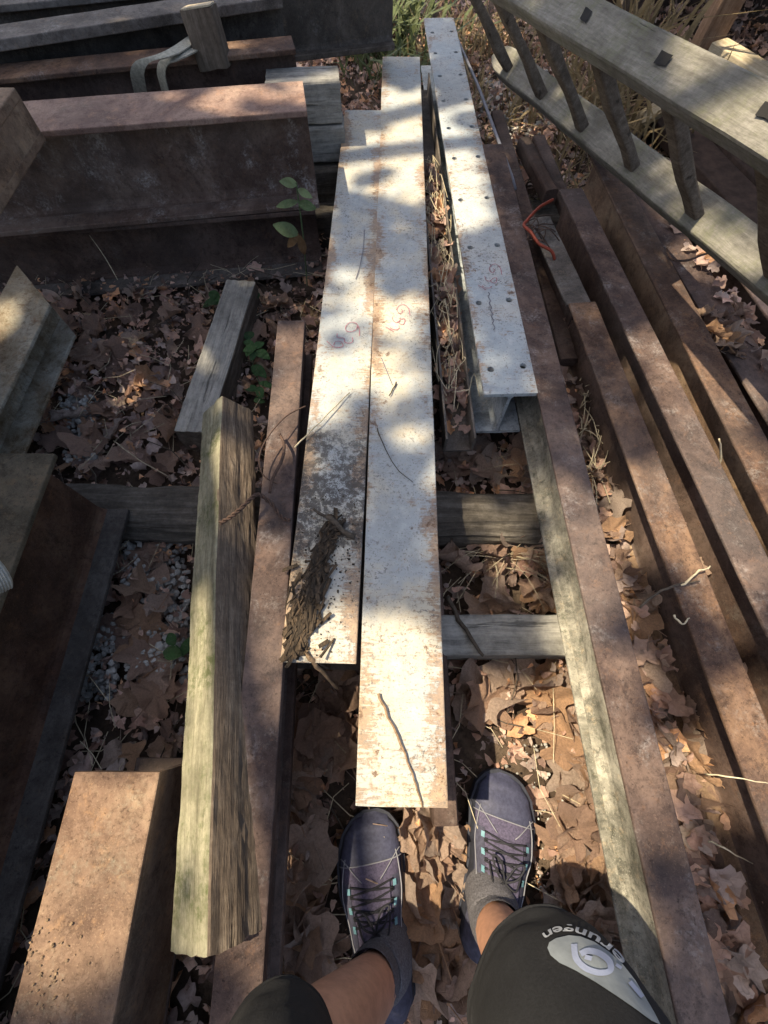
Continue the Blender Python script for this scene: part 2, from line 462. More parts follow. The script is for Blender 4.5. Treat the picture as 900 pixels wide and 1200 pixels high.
# ------------------------------------------------------------------ the ground
def gz(x, y):
    return (0.022 * mnoise.noise(Vector((x * 2.3, y * 2.3, 1.7))) + 0.012 * mnoise.noise(Vector((x * 7, y * 7, 4.1)))
            + 0.006 * mnoise.noise(Vector((x * 21, y * 21, 9.4))))
def make_ground():
    near = list(np.linspace(-2.6, 2.6, 131))
    far = [3.2, 4, 5, 7, 10, 15, 25, 45, 90]
    xs = [-v for v in reversed(far)] + near + far
    ys = [-v for v in reversed(far[1:])] + list(np.linspace(-1.4, 4.6, 151)) + [5.5, 7, 10, 15, 25, 45, 90]
    vs, fs = [], []
    for y in ys:
        for x in xs:
            vs.append((x, y, gz(x, y) if abs(x) < 8 and abs(y) < 10 else 0))
    nx = len(xs)
    for j in range(len(ys) - 1):
        for i in range(nx - 1):
            a = j * nx + i
            fs.append((a, a + 1, a + nx + 1, a + nx))
    me = bpy.data.meshes.new('ground')
    me.from_pydata(vs, [], fs)
    s = NT('leaf_mould_soil')
    a = s.noise(9, 8, 0.7); b = s.noise(70, 6, 0.75)
    c = s.ramp(a, [(0.3, (0.035, 0.025, 0.018)), (0.5, (0.085, 0.06, 0.043)), (0.7, (0.16, 0.12, 0.085))])
    c = s.mix(s.smooth(b, 0.45, 0.7), c, (0.05, 0.037, 0.028))
    m = s.fin(c, 0.95, b, 0.012, 0.9, spec=0.15)
    o = obj('ground', me, m, smooth=True)
    o['kind'] = 'structure'
    return o
ground = make_ground()

# ------------------------------------------------------------------ steel sections
def ibeam(name, near, far, b, h, mats, label, cat='steel beam', group=None, tf=0.010, tw=0.007, amp=0.0007, seed=0, fil=0.012, up=(0, 0, 1), seg=40, skew=0.0):
    """near/far: middle of the top flange's upper face at either end; mats: top, web, bottom"""
    m, L = frame(near, far, up)
    e = empty(name, m)
    tag(e, label, cat, group)
    mt, mw, mb = [MAT[k] if isinstance(k, str) else k for k in mats]
    def part(nm, prof, mat, sg=seg):
        bm = prism(prof, 0, L, sg, amp, 11, seed, endj=0.0015, skew=skew)
        o = obj(nm, bm, mat)
        o.parent = e
        return o
    part('top_flange', densify(rrect(-b / 2, b / 2, -tf, 0, 0.0025), 0.03), mt)
    t2 = tw / 2
    web = [(t2, -h + tf + fil)]
    zt, zb = -tf + 0.001, -h + tf - 0.001
    prof = []
    for k in range(4):                                   # root fillets
        a = math.radians(90 * k / 3)
        prof.append((t2 + fil * (1 - math.sin(a)), zb + fil * (1 - math.cos(a))))
    right = [(t2 + fil, zb)] + prof[1:] + [(t2, zt - fil)] + [(t2 + fil * (1 - math.cos(a)), zt - fil + fil * math.sin(a)) for a in (math.radians(v) for v in (30, 60, 90))]
    prof = right + [(-x, z) for x, z in reversed(right)]
    part('web', prof, mw)
    part('bottom_flange', densify(rrect(-b / 2, b / 2, -h, -h + tf, 0.0025), 0.03), mb)
    e['_L'] = L
    return e

def strokes(name, lines, width, mat, parent_obj, z_world, parent_empty):
    """hand-written marks laid on a flat top face; lines are photo-surveyed points at that height"""
    bm = bmesh.new()
    inv = parent_empty.matrix_world.inverted()
    for ln in lines:
        pts = smooth_path([P(px, py, z_world) for px, py in ln], 5)
        prev = None
        for i, p in enumerate(pts):
            t = (pts[min(i + 1, len(pts) - 1)] - pts[max(i - 1, 0)])
            t.z = 0
            t.normalize()
            nrm = Vector((-t.y, t.x, 0)) * width * (0.75 + 0.5 * R.random()) / 2
            q = p + Vector((0, 0, 0.0022))
            cur = (bm.verts.new(inv @ (q + nrm)), bm.verts.new(inv @ (q - nrm)))
            if prev: bm.faces.new((prev[0], prev[1], cur[1], cur[0]))
            prev = cur
    o = obj(name, bm, mat)
    o.parent = parent_obj
    return o
def part_of(e, name):
    return [c for c in e.children if c.name.split('.')[0] == name][0]

paint_a = paint('white_paint_worn', 0.068, edge=1.3, dirt=(0.06, 0.60), speck=0.85, endrust=0.06)
paint_b = paint('white_paint_blue', 0.073, edge=0.9, speck=0.8, endrust=0.075)
paint_c = paint('white_paint_drilled', 0.065, edge=0.6, white=(0.34, 0.375, 0.385), cream=(0.41, 0.41, 0.38), speck=0.85)
paint_low = rust('grey_blue_paint', (0.14, 0.15, 0.155), (0.30, 0.33, 0.34), (0.43, 0.46, 0.47), (0.055, 0.05, 0.045), 0.9)

def mid(a, b): return (Vector(a) + Vector(b)) / 2
Z0 = 0.30
gA = ibeam('steel_girder', (-0.117, 0.064, Z0), (-0.0705, 1.915, Z0), 0.136, 0.165, (paint_a, 'rust_grey', 'rust_grey'),
           'white painted girder, rust streaked, with crumbling bark near its end', 'girder', 'white painted girders on sleepers', seed=3)
gB = ibeam('steel_girder', (0.028, -0.15, Z0 + 0.001), (0.068, 2.31, Z0), 0.146, 0.165, (paint_b, 'rust_grey', 'rust_grey'),
           'long white girder in the middle, its near end between the shoes', 'girder', 'white painted girders on sleepers', seed=5)
gC = ibeam('steel_girder', (0.299, 0.66, Z0), (0.233, 2.655, Z0), 0.129, 0.158, (paint_c, paint_low, paint_low),
           'pale blue white girder with rows of bolt holes, ending short beside the rusty beams', 'girder', 'white painted girders on sleepers', seed=8, amp=0.0003)
# bolt holes are really drilled through the top flange of the third girder
def drill(o, pts, r, depth):
    bm = bmesh.new()
    for x, y in pts:
        bmesh.ops.create_cone(bm, cap_ends=True, segments=12, radius1=r, radius2=r, depth=depth, matrix=Matrix.Translation((x, y, -depth / 2 + 0.004)))
    cut = obj('cutter', bm)
    cut.matrix_world = o.matrix_world
    md = o.modifiers.new('b', 'BOOLEAN'); md.operation = 'DIFFERENCE'; md.object = cut; md.solver = 'EXACT'
    bpy.context.view_layer.update()
    me = bpy.data.meshes.new_from_object(o.evaluated_get(bpy.context.evaluated_depsgraph_get()))
    o.modifiers.clear()
    o.data = me
    bpy.data.objects.remove(cut)
bpy.context.view_layer.update()
holes = []
for k, y in enumerate((0.075, 0.30, 0.52, 0.74, 0.96, 1.14, 1.32, 1.50, 1.68, 1.86)):
    holes += [(-0.038 + R.uniform(-.003, .003), y), (0.041, y + 0.008)]
drill(part_of(gC, 'top_flange'), holes, 0.0085, 0.03)
def off(lines, cx, cy, tx, ty, s):
    return [[(tx + (x - cx) * s, ty + (y - cy) * s) for x, y in ln] for ln in lines]
def z6(lines): return [[(370 + x / 6.923, 330 + y / 6.923) for x, y in ln] for ln in lines]
numB = z6([[(765, 280), (752, 222), (712, 190), (672, 204), (660, 240), (685, 264), (706, 244), (690, 226)],
           [(620, 292), (632, 325), (664, 336), (690, 312), (722, 308), (716, 346), (688, 350), (664, 326)],
           [(565, 370), (634, 412)], [(602, 372), (612, 386), (655, 396), (682, 378)]])
numA = z6([[(355, 445), (354, 392), (330, 346), (282, 336), (245, 368), (250, 404), (292, 412), (330, 392), (338, 362)],
           [(175, 425), (178, 458), (228, 464), (236, 494), (266, 505), (300, 492), (296, 455)],
           [(90, 488), (142, 532), (196, 538), (222, 524), (204, 492), (162, 492), (146, 520)]])
strokes('painted_number', numA, 0.0017, MAT['pen'], part_of(gA, 'top_flange'), Z0, gA)
strokes('painted_number', numB, 0.0017, MAT['pen'], part_of(gB, 'top_flange'), Z0, gB)
strokes('painted_number', off(numB, 465, 374, 573, 326, 0.95), 0.0017, MAT['pen'], part_of(gC, 'top_flange'), Z0, gC)
strokes('marker_scribble', [[(572 + 1.2 * math.sin(k * 2.1) + k * 0.42, 343 + k * 2.6) for k in range(18)]], 0.0022, MAT['scribble'], part_of(gC, 'top_flange'), Z0, gC)
strokes('marker_scribble', [[(447, 420 + 0), (460, 452)], [(455, 470), (463, 448)]][:1], 0.002, MAT['scribble'], part_of(gB, 'top_flange'), Z0, gB)
strokes('marker_scribble', [[(427, 270), (426, 290), (422, 312), (417, 328)]], 0.002, MAT['scribble'], part_of(gA, 'top_flange'), Z0, gA)

# rusty beams on the right, all resting on the sleepers
RB = 'rusty I-beams laid side by side'
r1 = ibeam('rusty_beam', (0.452, -1.1, Z0), (0.362, 1.70, Z0), 0.071, 0.14, ('rust_purple', 'lichen', 'lichen'),
           'rusty I-beam beside the drilled white girder, pale lichen along its lower flange', 'steel beam', RB, tf=0.008, tw=0.006, fil=0.020, seed=11)
r2 = ibeam('rusty_beam', (0.660, -0.60, Z0), (0.522, 0.96, Z0), 0.072, 0.14, ('rust_red', 'rust_dark', 'rust_tan'),
           'rusty I-beam with a sawn far end, between two longer rusty beams', 'steel beam', RB, tf=0.008, tw=0.006, fil=0.007, seed=13)
r2b = ibeam('rusty_beam', (0.520, 0.972, Z0 - 0.012), (0.468, 1.335, Z0 - 0.012), 0.068, 0.135, ('rust_grey', 'rust_dark', 'rust_grey'),
            'short dim beam beyond the sawn end, past the red cable', 'steel beam', RB, tf=0.008, tw=0.006, fil=0.007, seed=15)
r3 = ibeam('rusty_beam', (0.8275, -0.70, Z0), (0.580, 1.455, Z0), 0.072, 0.14, ('rust_purple', 'rust_dark', 'rust_tan'),
           'long purple brown I-beam left of the orange one that passes under the ladder', 'steel beam', RB, tf=0.008, tw=0.006, fil=0.007, seed=17)
r4 = ibeam('rusty_beam', (0.916, -0.60, Z0), (0.712, 1.66, Z0), 0.078, 0.15, ('rust_red', 'rust_tan', 'rust_tan'),
           'rusty orange I-beam passing under the ladder foot, dark gap on its left', 'steel beam', RB, tf=0.008, tw=0.006, fil=0.008, seed=19)
r5 = ibeam('rusty_beam', (1.010, 0.62, 0.22), (0.86, 1.75, 0.22), 0.10, 0.10, ('rust_purple', 'rust_dark', 'rust_dark'),
           'low rusty beam with dry leaves along its edge, under the ladder', 'steel beam', RB, tf=0.008, tw=0.006, fil=0.007, seed=23)
r6 = ibeam('rusty_beam', (1.13, 0.93, 0.23), (1.00, 1.75, 0.23), 0.085, 0.10, ('rust_pink', 'rust_dark', 'rust_dark'),
           'pinkish lit beam stub directly below the lower ladder rail', 'steel beam', RB, tf=0.008, tw=0.006, fil=0.007, seed=29)
r7 = ibeam('rusty_beam', (1.17, 0.05, 0.18), (1.14, 0.86, 0.18), 0.16, 0.12, ('rust_purple', 'rust_dark', 'rust_dark'),
           'wide scuffed beam at the right edge, past the dry leaf clump', 'steel beam', RB, tf=0.008, tw=0.006, fil=0.007, seed=31)

# channel lying on its back between the girders, and thin bars at the far right of the drilled girder
def channel(name, near, far, b, h, t, mat, label, cat, seed=0, flip=False):
    m, L = frame(near, far)
    e = empty(name, m); tag(e, label, cat)
    for nm, pr in (('web', rrect(-b / 2, b / 2, -h, -h + t, 0.002)), ('flange', rrect(-b / 2, -b / 2 + t, -h + t, 0, 0.002)), ('flange', rrect(b / 2 - t, b / 2, -h + t, 0, 0.002))):
        o = obj(nm, prism(densify(pr, 0.03), 0, L, 30, 0.0006, 11, seed, endj=0.001), MAT[mat]); o.parent = e
    return e
ch = channel('steel_channel', (0.186, 0.58, 0.235), (0.150, 2.36, 0.235), 0.075, 0.06, 0.006, 'rust_grey',
             'narrow grey channel full of leaves between two white girders', 'steel channel', 4)
def bar(name, near, far, b, h, mat, label, cat='steel bar', seed=0):
    m, L = frame(near, far)
    o = obj(name, prism(densify(rrect(-b / 2, b / 2, -h, 0, min(b, h) * 0.2), 0.02), 0, L, 24, 0.0006, 9, seed, endj=0.001), MAT[mat], matrix=m)
    return tag(o, label, cat)
def rod(name, pts, r, mat, label, cat):
    if name == 'twig':                      # tapered, knotty, slightly kinked
        pts = [Vector(p) for p in pts]; n_ = len(pts)
        rl = list(r) if hasattr(r, '__len__') else [r * (1.15 - .55 * k / (n_ - 1)) for k in range(n_)]
        pts = [p + Vector((R.uniform(-1, 1), R.uniform(-1, 1), R.uniform(0, .6))) * rl[k] * .9 for k, p in enumerate(pts)]
        r = [q * R.uniform(.8, 1.2) for q in rl]
    o = obj(name, tube(pts, r, 8), MAT[mat], smooth=True)
    return tag(o, label, cat)
rod('metal_rod', [P(536, 46, 0.26), P(560, 100, 0.26), P(599, 205, 0.26), P(604, 222, 0.24)], 0.0055, 'seam', 'thin pale rod running along the drilled girder', 'rod')
bar('flat_bar', P(668, 420, 0.22), P(583, 129, 0.22), 0.046, 0.03, 'rust_dark', 'dark flat bar beside the pale rod, under the red cable', seed=2)
bar('flat_bar', P(648, 222, 0.22), P(615, 160, 0.22), 0.045, 0.05, 'rust_dark', 'short dark bar in the dry stalks behind the leaf filled gap', seed=5)
bar('flat_bar', P(690, 300, 0.16), P(632, 158, 0.16), 0.05, 0.04, 'rust_dark', 'low dark bar under the ladder tip next to a long beam', seed=6)

# square steel bar next to the split timber
S1 = ibeam('rusty_beam', (-0.185, -0.95, 0.295), (-0.2395, 0.90, 0.295), 0.070, 0.14, ('rust_purple', 'rust_dark', 'rust_dark'),
           'rusty beam tight along the left white girder, partly under the split timber', 'steel beam', None, tf=0.022, tw=0.03, fil=0.008, seed=37)
# open steel box: channel on its side at the lower left
def box_channel():
    m, L = frame((-0.435, -0.95, 0.30), (-0.431, -0.103, 0.30))
    e = empty('steel_channel', m)
    tag(e, 'broad rusty channel at lower left, grit on its sunlit top', 'steel channel')
    b, h, t = 0.139, 0.20, 0.011
    for nm, pr, mt in (('top_flange', rrect(-b / 2, b / 2, -t, 0, 0.003), 'rust_channel'), ('web', rrect(b / 2 - t, b / 2 - 0.001, -h + t, -t, 0.003), 'rust_tan'),
                       ('bottom_flange', rrect(-b / 2, b / 2, -h, -h + t, 0.003), 'rust_dark')):
        o = obj(nm, prism(densify(pr, 0.03), 0, L, 30, 0.0007, 10, 3, endj=0.002), MAT[mt]); o.parent = e
    return e
L7 = box_channel()

# left-hand beams
ibeam('rusty_beam', (-0.705, -0.75, 0.40), (-0.700, 0.435, 0.40), 0.138, 0.27, ('rust_moss', 'rust_web', 'rust_shade'),
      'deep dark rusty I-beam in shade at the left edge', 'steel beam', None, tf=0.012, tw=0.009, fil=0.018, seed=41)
ibeam('rusty_beam', (-1.035, 0.10, 0.245), (-1.012, 1.10, 0.245), 0.155, 0.115, ('pale_old', 'pale_old', 'pale_old'),
      'cream painted rusty beam end at the left edge, above the deep dark beam', 'steel beam', None, tf=0.010, tw=0.008, fil=0.012, seed=43, skew=-1.05)
L1a, L1b = Vector((-0.217, 1.514, 0.50)), Vector((-1.90, 1.265, 0.50))
ibeam('rusty_beam', L1b, L1a, 0.163, 0.245, ('rust_pink', 'web_scuffed', 'web_scuffed'),
      'large rusty I-beam upper left, smooth pinkish top flange and scuffed dark web', 'steel beam', 'heavy beams stacked at upper left', tf=0.014, tw=0.010, fil=0.022, seed=47)
L2a, L2b = Vector((-0.232, 1.510, 0.252)), Vector((-1.90, 1.29, 0.252))
ibeam('rusty_beam', L2b, L2a, 0.163, 0.225, ('rust_dark', 'rust_dark', 'rust_grey'),
      'very dark I-beam on the leaves directly beneath the scuffed one', 'steel beam', 'heavy beams stacked at upper left', tf=0.014, tw=0.010, fil=0.02, seed=49)
ibeam('rusty_beam', (-1.95, 1.46, 0.50), (-0.275, 1.825, 0.50), 0.095, 0.22, ('rust_red', 'rust_dark', 'rust_dark'),
      'narrow brown I-beam behind the large one, under the wood block', 'steel beam', 'heavy beams stacked at upper left', tf=0.012, tw=0.009, fil=0.015, seed=51)
ibeam('rusty_beam', (-2.1, 1.74, 0.545), (0.03, 2.27, 0.545), 0.085, 0.20, ('rust_grey', 'rust_drab', 'rust_drab'),
      'grey weathered beam reaching furthest right at the top, behind the wood block', 'steel beam', 'heavy beams stacked at upper left', tf=0.016, tw=0.012, fil=0.015, seed=53)
a9, b9 = P(0, 46, 0.555), P(330, -4, 0.555)
d9 = (b9 - a9).normalized()
n9 = Vector((-d9.y, d9.x, 0)) * 0.05
ibeam('rusty_beam', a9 - d9 * 0.9 + n9, b9 + n9, 0.10, 0.16, ('rust_dusty', 'rust_shade', 'rust_shade'),
      'dusty grey topped beam along the top left border', 'steel beam', 'heavy beams stacked at upper left', tf=0.024, tw=0.012, fil=0.015, seed=55)
ibeam('rusty_beam', (-0.925, 0.20, 0.61), (-0.905, 1.27, 0.61), 0.14, 0.10, ('rust_channel', 'rust_tan', 'rust_tan'),
      'brown beam end poking in at the left edge over the large I-beam', 'steel beam', None, tf=0.02, tw=0.1392, fil=0.0002, seed=57)

# ------------------------------------------------------------------ timber
def timber(name, near, far, b, h, mats, label, cat='timber', up=(0, 0, 1), amp=0.004, seed=0, rad=0.006, freq=6, group=None, cracks=0):
    """squared timber; mats: one material for all, or (face material, second face material) by side"""
    m, L = frame(near, far, up)
    prof = densify(rrect(-b / 2, b / 2, -h, 0, rad, 2), 0.006)
    bm = prism(prof, 0, L, max(6, int(L / 0.015)), amp, freq, seed, endj=0.006)
    # long fibres: ridges that run along the timber
    for v in bm.verts:
        q = Vector((v.co.x * 70 + seed, v.co.y * 2.5, v.co.z * 70))
        d = Vector((v.co.x, 0, v.co.z + h / 2))
        if d.length > 1e-6:
            v.co += d.normalized() * (mnoise.noise(q) * amp * 0.45 - amp * 1.2 * max(0, mnoise.noise(Vector((v.co.x * 75 + seed, v.co.y * 5, v.co.z * 75 + 7))) - .15) + amp * .5 * mnoise.noise(Vector((v.co.x * 110, v.co.y * 40, v.co.z * 110 + seed))))
    me = bpy.data.meshes.new(name)
    bm.normal_update(); bm.to_mesh(me); bm.free()
    for k in mats: me.materials.append(MAT[k])
    if len(mats) > 1:
        for p in me.polygons:
            p.material_index = 1 if p.normal.x > 0.6 or abs(p.normal.y) > 0.8 else 0
    o = obj(name, me, matrix=m)
    return tag(o, label, cat, group)
# split timber: rolled 30 degrees onto its edge
def split_timber():
    far, near = Vector((-0.392, 0.680, 0.272)), Vector((-0.230, -0.302, 0.362))
    a = math.radians(-39)
    y = (far - near).normalized()
    up = Matrix.Rotation(a, 3, y) @ Vector((0, 0, 1))
    m, L = frame(near, far, up)
    s = 0.092
    xs = m.to_3x3() @ Vector((1, 0, 0)); zs = m.to_3x3() @ Vector((0, 0, 1))
    # near/far mark the upper arris, so shift to the middle of the top face
    sh = -xs * s / 2
    o = timber('split_timber', near + sh, far + sh, s, s * 1.02, ('wood_moss', 'wood_fibre'),
               'squared timber with green mossy face and split brown face, beside the rusty beam', 'timber', up=up, amp=0.0038, seed=61, rad=0.005)
    return o
T1 = split_timber()
timber('timber_block', P(223, 506, 0.125), P(282, 329, 0.125), 0.098, 0.10, ('wood_grey', 'wood_dim'),
       'short grey squared timber lying askew on the leaves by the ivy', 'timber', amp=0.003, seed=63)  # right side and ends get a darker wood in place of shade
# sleepers that carry everything
def log(name, a, b, r, label, seed, mat='wood_black', flat=0.75):
    m, L = frame(a, b)
    prof = [(r * math.cos(t) * 1.05, -r + r * math.sin(t) * (1 if math.sin(t) < 0 else 0.95)) for t in (2 * math.pi * k / 60 for k in range(60))]
    prof = [(x, min(z, -0.006)) for x, z in prof]
    bm = prism(prof, 0, L, int(L / 0.02), 0.006, 9, seed, endj=0.01)
    for v in bm.verts:
        q = Vector((v.co.x * 90 + seed, v.co.y * 3, v.co.z * 90))
        d = Vector((v.co.x, 0, v.co.z + r))
        v.co += d.normalized() * (mnoise.noise(q) * 0.006 - 0.016 * max(0, mnoise.noise(Vector((v.co.x * 45 + seed, v.co.y * 1.6, v.co.z * 45))) - .12))
    o = obj(name, bm, MAT[mat], matrix=m)
    return tag(o, label, 'sleeper')
log('wooden_sleeper', (-1.0, 0.465, 0.135), (1.15, 0.415, 0.135), 0.072, 'dark cracked log sleeper running crosswise under the girders', 67)
timber('wooden_sleeper', (0.02, 0.137, 0.118), (0.98, 0.141, 0.118), 0.092, 0.085, ('wood_grey',), 'grey flat sleeper board between the middle girder and rusty beams', 'sleeper', seed=69, amp=0.003)
timber('wooden_sleeper', (-0.26, 1.66, 0.135), (1.0, 1.62, 0.135), 0.12, 0.13, ('wood_black',), 'far sleeper in shadow under the far ends of the girders', 'sleeper', seed=70, amp=0.004)
bar('support_bar', (0.118, -0.215, 0.118), (0.112, 0.30, 0.118), 0.05, 0.10, 'rust_dark', 'dark support beam in the shadow right of the middle girder, ending by the toe', 'support beam', seed=8)
# spacer boards between stacked beams
for k, (z0, z1) in enumerate(((0.245, 0.345), (0.35, 0.455))):
    timber('spacer_board', (-0.36, 1.735 + 0.006 * k, z1), (-0.135 - 0.004 * k, 1.755 + 0.006 * k, z1), 0.10, z1 - z0, ('wood_grey',),
           ('lower' if k == 0 else 'upper') + ' grey spacer board past the end of the large I-beam', 'spacer', seed=71 + k, amp=0.002, group='stacked spacer boards')
timber('spacer_board', (-0.34, 1.72, 0.235), (-0.14, 1.74, 0.235), 0.12, 0.23, ('wood_black',), 'dark spacer block at the foot of the spacer boards', 'spacer', seed=75, amp=0.003)
# wood block standing on the narrow beam and the two straps
def wood_block():
    base = Vector((-0.503, 1.74, 0.475))
    m, L = frame(base, base + Vector((-0.012, 0.02, 0.115)), (0, 1, 0))
    bm = prism(densify(rrect(-0.045, 0.045, -0.035, 0.035, 0.006), 0.012), 0, L, 12, 0.004, 9, 81, endj=0.004)
    o = obj('wood_block', bm, MAT['wood_dim'], matrix=m)
    c = obj('lit_sawn_end', prism(densify(rrect(-0.041, 0.041, -0.031, 0.031, 0.006), 0.012), L + 0.0005, L + 0.004, 1, 0.003, 9, 81), MAT['wood_pale'])  # paler cap paints the sunlight on the block's top end
    c.parent = o
    return tag(o, 'stubby upright wood block with sunlit sawn end painted pale, on the beams at upper left', 'wood block')
wood_block()
def strap(pts, wv, label, th=0.003):
    bm = bmesh.new()
    pts = smooth_path(pts, 6)
    wv = Vector(wv)
    prev = None
    for i, p in enumerate(pts):
        t = (pts[min(i + 1, len(pts) - 1)] - pts[max(i - 1, 0)]).normalized()
        n_ = t.cross(wv).normalized() * th / 2
        cur = [bm.verts.new(p + wv + n_), bm.verts.new(p - wv + n_), bm.verts.new(p - wv - n_), bm.verts.new(p + wv - n_)]
        if prev:
            for k in range(4): bm.faces.new((prev[k], prev[(k + 1) % 4], cur[(k + 1) % 4], cur[k]))
        else: bm.faces.new(cur)
        prev = cur
    bm.faces.new(list(reversed(prev)))
    bmesh.ops.recalc_face_normals(bm, faces=bm.faces)
    o = obj('lifting_strap', bm, MAT['webbing'], smooth=False)
    return tag(o, label, 'strap', 'webbing straps under the wood block')
def SP(px, py, z): return P(px, py, z)
strap([SP(228, 44, .50), SP(208, 58, .535), SP(190, 66, .535), SP(168, 72, .525), SP(161, 84, .50), SP(163, 100, .46), SP(168, 122, .40)], (0.021, -0.004, 0.0), 'left of two grey webbing straps hanging behind the large I-beam')
strap([SP(238, 52, .50), SP(218, 62, .53), SP(203, 69, .525), SP(192, 74, .515), SP(189, 86, .49), SP(193, 104, .45), SP(198, 122, .40)], (0.014, -0.010, 0.0), 'right of two grey webbing straps hanging below the wood block')

# ------------------------------------------------------------------ ladder
def ladder():
    p0, u, V = Vector((0.464, 2.170, 0.32)), Vector((0.0774, -0.264, 0.0278)), Vector((-0.2652, -0.0386, 0.2927))
    un, Vn = u.normalized(), V.normalized()
    Vn = (Vn - un * Vn.dot(un)).normalized()
    wn = un.cross(Vn).normalized()
    e = empty('wooden_ladder', Matrix.Translation(p0))
    tag(e, 'weathered wooden ladder lying on its side over the rusty beams', 'ladder')
    inv = Matrix.Translation(-p0)
    def rail(nm, a, b, width, th, seed, tipcut):
        y = (b - a).normalized()
        m = Matrix((wn, y, Vn)).transposed().to_4x4() if wn.cross(y).dot(Vn) > 0 else Matrix((-wn, y, Vn)).transposed().to_4x4()
        m.translation = a
        prof = densify(rrect(-width / 2, width / 2, -th, 0, 0.007, 2), 0.012)
        L = (b - a).length
        bm = prism(prof, 0, L, int(L / 0.02), 0.0028, 5, seed, endj=0.004)
        for v in bm.verts:
            v.co += Vector((mnoise.noise(Vector((v.co.x * 60, v.co.y * 2, seed))), 0, mnoise.noise(Vector((v.co.x * 90, v.co.y * 2.5, seed + 3))))) * 0.0018
            if tipcut:                                    # skewed, rounded far tip
                k = max(0, 1 - v.co.y / 0.09)
                v.co.x *= 1 - 0.55 * k * k
        o = obj(nm, bm, MAT['wood_silver'], matrix=m)
        o.parent = e
        o.matrix_parent_inverse = Matrix.Translation(-p0)
        bpy.context.view_layer.update()
        return o, m
    shf = -wn * .012
    lo, ml = rail('rail', p0 - u * 0.52 + shf, p0 + u * 7.2 + shf, 0.086, 0.042, 91, True)
    # upper rail sits on the rung ends
    hi, mh = rail('rail', p0 + V - u * 0.9, p0 + V + u * 7.2, 0.080, 0.042, 93, False)
    for i in range(8):
        if i > 6: break
        a = p0 + u * i - Vn * 0.01
        b = p0 + u * i + V * 0.93
        pts = [a + (b - a) * k / 6 + wn * 0.002 * math.sin(k * 1.7 + i) for k in range(7)]
        rr = [0.021, 0.0215, 0.022, 0.022, 0.0215, 0.021, 0.020]
        mr = Matrix((wn, un, Vn)).transposed().to_4x4()
        bm = bmesh.new(); rings = []
        for k, p in enumerate(pts):
            hw_, ht_ = .0135 + .002 * math.sin(k * 1.3 + i), .022 + .0025 * math.sin(k * .9 + i * 2)
            rings.append([bm.verts.new(p + wn * x_ + un * y_) for x_, y_ in rrect(-hw_, hw_, -ht_, ht_, .006)])
        n_ = min(len(r_) for r_ in rings)
        for a_, b_ in zip(rings, rings[1:]):
            if len(a_) == len(b_):
                for k in range(len(a_)): bm.faces.new((a_[k], a_[(k + 1) % len(a_)], b_[(k + 1) % len(a_)], b_[k]))
        o = obj('rung', bm, MAT['wood_dim'])
        o.parent = e; o.matrix_parent_inverse = e.matrix_world.inverted()
        # flat black patch paints the sunk tenon's shade on the upper rail's outer face
        bm = bmesh.new()
        yc = (i + .9) * u.length
        jx, jy = R.uniform(-.005, .005), R.uniform(-.01, .01)
        q = [Vector((sx * .0095 + jx, yc + sy * .0155 + jy + sx * .004, 0)) for sx, sy in ((-1, -1), (1, -1), (1, 1), (-1, 1))]
        q = densify([(v.x + R.uniform(-.002, .002), v.y + R.uniform(-.002, .002)) for v in q], .008)
        bm.faces.new([bm.verts.new((x_ + R.uniform(-.001, .001), y_ + R.uniform(-.001, .001), .0042)) for x_, y_ in q])
        oo = obj('mortise_shade', bm, MAT['hole'])
        oo.parent = hi
    return e
ladder()

# ------------------------------------------------------------------ lean-to at the far right, cover and walls added for shade
def board(name, a, b, wd, th, mat, parent=None, up=(0, 0, 1), seed=0):
    m, L = frame(a, b, up)
    o = obj(name, prism(densify(rrect(-wd / 2, wd / 2, -th, 0, 0.004), 0.03), 0, L, max(2, int(L / 0.08)), 0.003, 5, seed, endj=0.003), MAT[mat], matrix=m)
    if parent:
        o.parent = parent
        o.matrix_parent_inverse = parent.matrix_world.inverted()
    return o
sh = empty('lean_to_shed', Matrix.Translation((2.0, 3.0, 0)))
tag(sh, 'open lean-to shed with tan post beyond the ladder, cover and walls added for shade', 'shed')
bpy.context.view_layer.update()
board('post', (1.47, 2.72, 0.0), (1.60, 2.80, 1.72), 0.10, 0.09, 'wood_tan', sh, (0, -1, 0), 3)
board('post', (1.40, 3.62, 0.0), (1.40, 3.62, 1.85), 0.10, 0.09, 'wood_dim', sh, (0, -1, 0), 4)
board('post', (2.6, 1.45, 0.0), (2.6, 1.45, 1.55), 0.10, 0.09, 'wood_dim', sh, (0, -1, 0), 5)
board('sill', (1.50, 2.70, 0.22), (1.80, 2.16, 0.20), 0.10, 0.07, 'wood_pale', sh, (0, 0, 1), 6)
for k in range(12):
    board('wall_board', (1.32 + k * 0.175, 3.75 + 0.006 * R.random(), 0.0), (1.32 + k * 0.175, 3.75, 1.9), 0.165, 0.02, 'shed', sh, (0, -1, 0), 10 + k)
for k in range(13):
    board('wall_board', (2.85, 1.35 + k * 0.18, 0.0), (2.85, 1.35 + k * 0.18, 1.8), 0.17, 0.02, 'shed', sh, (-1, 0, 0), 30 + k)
rb = bmesh.new()  # unseen cover, added to shade the ground past the ladder
for i in range(61):
    x = 1.02 + 2.08 * i / 60
    for y, z in ((1.25, 1.56), (3.95, 1.92)):
        rb.verts.new((x, y, z + 0.018 * math.sin(i * 1.25)))
rb.verts.ensure_lookup_table()
for i in range(60):
    rb.faces.new((rb.verts[2 * i], rb.verts[2 * i + 2], rb.verts[2 * i + 3], rb.verts[2 * i + 1]))
ro = obj('shade_roof', rb, MAT['shade_roof']); ro.parent = sh; ro.matrix_parent_inverse = sh.matrix_world.inverted()
